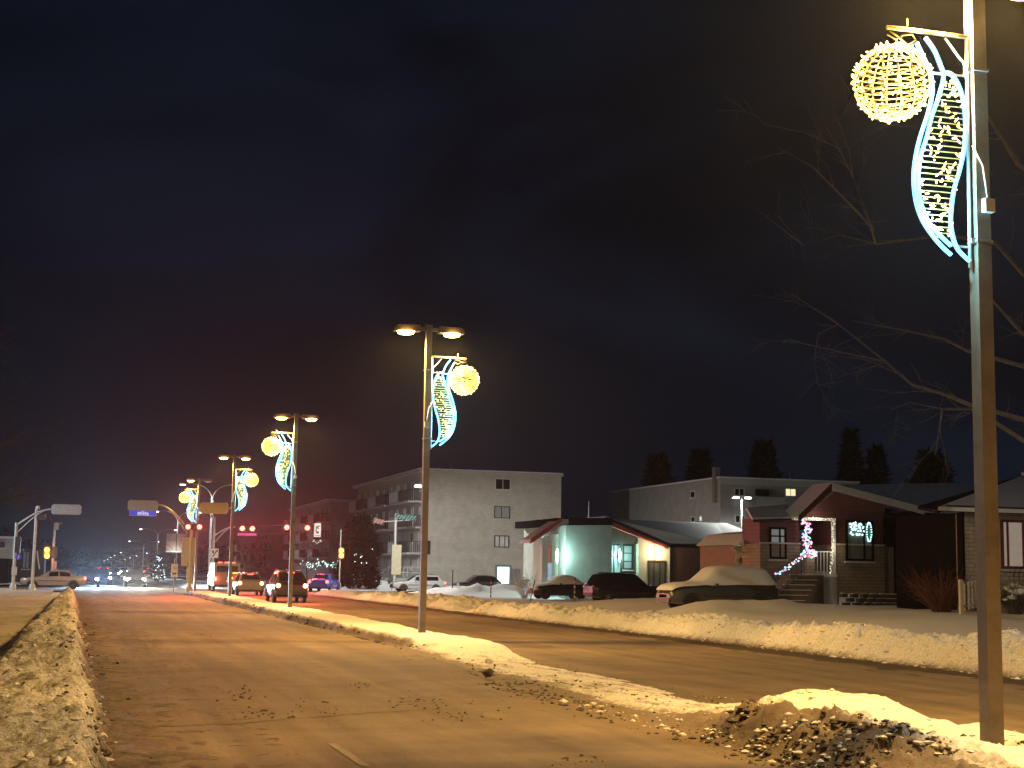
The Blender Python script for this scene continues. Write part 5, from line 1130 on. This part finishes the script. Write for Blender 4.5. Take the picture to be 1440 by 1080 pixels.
def car(label, x, y, rz, kind, col, L=4.6, W=.92, z=0.0, tail=0, head=0, snow=0.0, name='car', rough=.25, lights=True, cat='car', group=None, mirror=True, hpow=900):
    t = thing(name, label, cat, (x, y, z), rz, group); pr = PROF[kind]
    body = mat('paint_%s' % '_'.join('%d' % (c*99) for c in col), col, rough, .05, 2, coat=.6, metal=.2)
    secs = [[(sx*px_, (st[0]-.5)*L, pz) for sx, pts in ((1, car_section(st, W)), (-1, car_section(st, W)[::-1][1:-1])) for px_, pz in pts] for st in pr]
    n = len(secs[0]); b = MB(); vs = [p for s_ in secs for p in s_]; fs = []
    for i in range(len(secs)-1):
        for j in range(n): fs.append((i*n+j, i*n+(j+1) % n, (i+1)*n+(j+1) % n, (i+1)*n+j))
    fs += [tuple(range(n)), tuple(range((len(secs)-1)*n, len(secs)*n))[::-1]]
    bo = b.add(vs, fs).build('body', body, t, 38)
    idx = {'suv': (2, 3, 7, 8), 'wagon': (2, 3, 7, 8), 'sedan': (3, 4, 7, 8)}[kind]
    def glass(nm, s0, s1, side):
        g_ = MB(); N_ = 6
        rows = []
        for i in range(N_+1):
            tt = s0+(s1-s0)*i/N_; st = interp(pr, tt); sec = car_section(st, W); yy = (tt-.5)*L
            if side: p4, p5 = sec[5], sec[6]; f0, f1 = .12, .92; rows.append([(side*(p4[0]+(p5[0]-p4[0])*f_+.008), yy, p4[1]+(p5[1]-p4[1])*f_) for f_ in (f0, .5, f1)])
            else: rows.append([(sx*sec[7][0]*.98, yy, 0) for sx in (-1, 1)])
        if side:
            for r0, r1 in zip(rows, rows[1:]):
                for j in range(2): g_.quad(r0[j], r1[j], r1[j+1], r0[j+1]) if side > 0 else g_.quad(r0[j+1], r1[j+1], r1[j], r0[j])
        else:
            a_, c_ = interp(pr, s0), interp(pr, s1); S0, S1 = car_section(a_, W), car_section(c_, W)
            off = .010
            def row(S, tt): return [(sx*S[i_][0]*kx, (tt-.5)*L, S[i_][1]+off) for sx, i_, kx in ((-1, 7, .97), (-1, 8, 1), (1, 9, 0), (1, 8, 1), (1, 7, .97))]
            r0, r1 = row(S0, s0), row(S1, s1); dy = (-.012 if s1 < .5 else .012)
            r0 = [(p[0], p[1]+dy, p[2]) for p in r0]; r1 = [(p[0], p[1]+dy, p[2]) for p in r1]
            for j in range(4): g_.quad(r0[j], r0[j+1], r1[j+1], r1[j])
        return g_.build(nm, CGL, t, True)
    e = lambda a, b_, f_: a+(b_-a)*f_
    glass('rear_window', e(pr[idx[0]][0], pr[idx[1]][0], .10), e(pr[idx[0]][0], pr[idx[1]][0], .95), 0)
    glass('windscreen', e(pr[idx[2]][0], pr[idx[3]][0], .06), e(pr[idx[2]][0], pr[idx[3]][0], .95), 0)
    c0, c1 = pr[idx[1]][0]+(.02 if kind != 'sedan' else -.05), pr[idx[2]][0]+.045; mid = (c0+c1)/2
    for s in (-1, 1):
        glass('side_window', c0, mid-.008, s); glass('side_window', mid+.008, c1, s)
        for f_ in (.19, .81):
            yw = (f_-.5)*L; R_ = .335 if kind == 'suv' else .31; xw = s*(W*.90)
            wh = MB().lathe([(R_*.5, -.10), (R_*.96, -.10), (R_, -.07), (R_, .06), (R_*.95, .085), (R_*.62, .09)], 18, (xw, yw, R_), 'X').build('wheel', TYRE, t, 40)
            rm = MB(); rm.lathe([(R_*.62, 0), (R_*.60, s*.095), (R_*.5, s*.075)], 14, (xw, yw, R_), 'X')
            for q_ in range(5): a_ = q_*1.2566; rm.box((xw+s*.09, yw+R_*.3*math.cos(a_), R_+R_*.3*math.sin(a_)), (.02, R_*.55, .05), rx=a_)
            rm.build('rim', RIM, wh, 40)
            MB().tube([(s*(W+.004), yw+(R_+.055)*math.cos(a_), R_+.0+(R_+.055)*math.sin(a_)) for a_ in np.linspace(-.1, math.pi+.1, 13)], .035, 5).build('wheel_arch', PLAST, t, True)
        MB().box((s*(W+.004), .0, .62), (.012, L*.45, .05)).build('side_trim', PLAST, t)
        if mirror: MB().box((s*(W+.09), (c1-.5)*L-.10, .98 if kind != 'suv' else 1.08), (.18, .10, .13), taper=.85).build('mirror', body, t, 40)
        MB().box((s*(W-.005), (mid-.5)*L+.35, .84 if kind != 'suv' else .93), (.03, .14, .025)).build('door_handle', PLAST, t)
        zz = .90 if kind == 'suv' else .82
        m_ = [TAILOFF, TAILON, BRAKEW][tail]
        tl = MB().lathe([(.05, -.045), (.105, -.03), (.125, .0), (.125, .10)], 12, (s*W*.80, -L/2+.02, zz), 'Y').build('tail_light', m_, t, 50)
        if tail and lights: lamp('tail_glow', tl, (s*W*.80, -L/2-.12, zz), 260 if tail == 1 else 900, (1, .10, .04), .06, 110, 1.0, (0, -1, 0))
        hm_ = [HEADOFF, HEADON, HEADBL][head]
        hl = MB().lathe([(.15, -.14), (.15, .0), (.12, .05), (.05, .07)], 12, (s*W*.72, L/2-.10, .66), 'Y').build('headlight', hm_, t, 50)
        if head and lights: lamp('head_beam', hl, (s*W*.72, L/2+.08, .66), hpow*2.6, (1, .90, .68) if head == 1 else (.40, .68, 1.0), .09, 60, 1.0, (0, 1, -.05))
    MB().box((0, -L/2+.03, .50), (W*1.72, .12, .16), taper=.97).build('rear_bumper', body if kind != 'suv' else PLAST, t); MB().box((0, -L/2+.02, .72), (.50, .03, .13)).build('licence_plate', PLATE, t)
    MB().box((0, L/2-.02, .44), (W*1.5, .10, .18)).build('front_bumper', PLAST, t); MB().box((0, L/2-.03, .60), (W*.8, .06, .12)).build('grille', PLAST, t)
    if tail: MB().box((0, (pr[idx[1]][0]-.5)*L-.02, pr[idx[1]][3]-.01), (.36, .05, .045)).build('brake_light', TAILON, t)
    for s in (-1, 1):
        if kind != 'sedan': MB().tube([(s*W*.66, (pr[idx[1]][0]-.5)*L+.35, pr[4][3]+.03), (s*W*.66, (pr[idx[2]][0]-.5)*L-.1, pr[4][3]+.03)], .02, 5).build('roof_rail', PLAST, t)
    if snow:
        rows = []; ts = np.linspace(.02, .985, 34); k = random.Random(int(x*7)); idxs = range(5, 10)
        for i, tt in enumerate(ts):
            sec = car_section(interp(pr, tt), W); row = []
            th = snow*(.75+.4*vnoise(np.array(tt*9.0), np.array(x)).item())
            for s, order in ((1, (5, 6, 7, 8, 9)), (-1, (8, 7, 6, 5))):
                for j in order:
                    px_, pz = sec[j]; f_ = {5: .35, 6: .8, 7: 1.0, 8: 1.05, 9: 1.0}[j]
                    lo = .05+.10*vnoise(np.array(tt*16.0+j), np.array(3.3+s)).item() if j == 5 else 0
                    row.append((s*(px_+snow*.5*(1 if j in (5, 6) else .4)), (tt-.5)*L*1.01, pz+th*f_+lo*.3+(.012*k.random())))
            rows.append(row)
        nn = len(rows[0]); g_ = MB(); g_.add([p for r in rows for p in r], [(i*nn+j, i*nn+j+1, (i+1)*nn+j+1, (i+1)*nn+j) for i in range(len(rows)-1) for j in range(nn-1)]+[tuple(range(nn))[::-1], tuple(range((len(rows)-1)*nn, len(rows)*nn))])
        g_.build('snow_cover', S_ROOF, t, 60)
    return t
# stopped in the right-hand lanes
car('dark SUV with lit brake lights stopped behind the third lamp post', 11.55, 82.6, 0, 'suv', (.06, .045, .03), 4.5, .90, tail=2)
car('grey hatchback with glowing brake lights ahead of the dark SUV', 11.55, 101.2, 0, 'wagon', (.22, .20, .19), 4.1, .88, tail=2)
car('blue car turning at the right corner, seen from behind', float(atY(455, 825, 122)[0]), 121.5, -.40, 'sedan', (.04, .07, .42), 4.5, .89, tail=1)
# grey van on the far side of the signals
t = thing('van', 'boxy dark grey van with red tail lights beyond the fourth lamp post', 'van', (float(atY(315, 825, 119)[0]), 119.5, 0)); VB = mat('van_grey', (.12, .105, .09), .5, .1, coat=.3)
v = MB(); v.prism([(-.98, -2.5, .40), (-.98, -2.5, 1.9), (-.98, -2.38, 2.2), (-.98, 1.6, 2.2), (-.98, 2.2, 1.5), (-.98, 2.9, 1.2), (-.98, 2.95, .40)], (1.96, 0, 0)); v.build('body', VB, t)
MB().box((0, -2.508, 1.72), (1.6, .02, .48)).build('rear_window', CGL, t)
for s in (-1, 1):
    tl = MB().box((s*.86, -2.52, .95), (.16, .06, .34)).build('tail_light', TAILON, t); lamp('tail_glow', tl, (s*.86, -2.65, .95), 50, (1, .08, .04), .06)
    for yw in (-1.6, 1.8): wh = MB().lathe([(.17, -.1), (.33, -.1), (.35, -.05), (.35, .06), (.2, .09)], 16, (s*.9, yw, .35), 'X').build('wheel', TYRE, t, 40); MB().lathe([(.2, 0), (.18, s*.1)], 12, (s*.9, yw, .35), 'X').build('rim', RIM, wh)
MB().box((.25, -2.53, 1.02), (.42, .03, .2)).build('warning_lamp', emit('van_amber', (1, .62, .08), 1.4), t); MB().box((.62, -2.53, 1.42), (.4, .03, .12)).build('warning_lamp', emit('van_amber', (1, .62, .08), 1.4), t)
MB().box((.22, -2.53, .80), (.5, .03, .13)).build('licence_plate', emit('plate_lit', (1, .75, .6), .6), t); MB().box((0, -2.55, .42), (1.9, .14, .16)).build('rear_bumper', PLAST, t)
for i in range(3): MB().box((-.55+i*.5, -2.40, 2.22), (.3, .06, .05)).build('marker_lamp', TAILON, t)
# crossing sedan at the left
q0, q1 = gnd(24, 828), gnd(108, 828)
car('pale sedan crossing in front of the left signal poles', -1.1, 118.6, math.pi/2, 'sedan', (.42, .36, .34), 4.75, .90, tail=1, head=0)
# oncoming traffic
car('oncoming car with two dazzling warm headlights beyond the crossing', float(atY(191, 822, 134)[0]), 136.0, math.pi, 'wagon', (.05, .05, .05), 4.4, .9, head=1, hpow=4500)
car('oncoming car with bluish-white headlights at the left of the far road', float(atY(124, 822, 131)[0]), 132.0, math.pi, 'sedan', (.06, .08, .16), 4.5, .9, head=2, hpow=4000)
car('second bluish car close beside, lamps just right of the first', float(atY(142, 818, 146)[0]), 147.0, math.pi+.05, 'sedan', (.04, .06, .3), 4.5, .9, head=2, hpow=1500)
for i, (px, Y, h_, tl_) in enumerate([(120, 185, 2, 0), (131, 215, 2, 0), (138, 250, 0, 1), (151, 290, 0, 1), (160, 240, 1, 0), (174, 330, 1, 0), (128, 340, 2, 0), (207, 330, 0, 1), (146, 400, 1, 0)]):
    q = atY(px, 810, Y); car(['far car with white headlights left in the distant queue', 'far car with headlights lit in the distant queue', 'far car with two red tail lights in the middle of the distant queue', 'far car with red tail lights right of the queue', 'far car with small warm headlights', 'far car with dim warm headlights near the picture panel', 'far car with bluish headlights at the vanishing point', 'far car with red tail lights on the right carriageway', 'farthest car with warm headlights'][i], q[0], Y, math.pi if h_ else 0, 'wagon', (.08, .08, .09), 4.3, .88, head=h_, tail=tl_, lights=(i < 3), mirror=False, group='cars in the far traffic', hpow=700)
# parked around the right-hand lots
q = atY(588, 822, 126.0); car('silver wagon with one lit tail light parked before the apartment block', q[0], 126.2, math.pi/2, 'wagon', (.45, .46, .46), 4.6, .9, tail=1)
q = atY(669, 812, 131.5); car('dark car half hidden by the bluish snow mound', q[0], 131.3, math.pi/2+.1, 'wagon', (.03, .028, .025), 4.3, .88)
q = atY(787, 820, 93.5); car('black car with snow on its roof in front of the blank pale wall', q[0], 93.5, math.pi/2, 'sedan', (.012, .012, .014), 3.9, .88, z=.12, snow=.10)
q = atY(886, 822, 80.0); car('black SUV parked in the lot, reflecting red at its left end', q[0], 80.5, -math.pi/2, 'suv', (.010, .008, .008), 4.75, .93, z=LZ(q[0], 80.5)+.02)
q = atY(1008, 815, 57.4); car('grey SUV thickly covered with snow beside the tan annex', q[0], 57.4, math.pi/2, 'suv', (.055, .055, .055), 4.85, .93, z=LZ(q[0], 57.4)-.12, snow=.16, rough=.5)
# ---------------------------------------------------------------- night haze
HZ = .00017
hm = bpy.data.materials.new('haze'); hm.use_nodes = True; t = hm.node_tree; t.nodes.clear()
o = t.nodes.new('ShaderNodeOutputMaterial'); v = t.nodes.new('ShaderNodeVolumePrincipled')
v.inputs['Color'].default_value = (.80, .88, 1, 1); v.inputs['Density'].default_value = HZ; v.inputs['Anisotropy'].default_value = .78
t.links.new(v.outputs[0], o.inputs['Volume'])
hz = MB().bb(-2600, 2600, -320, 3600, -1.2, 30).build('haze', hm); hz['kind'] = 'stuff'
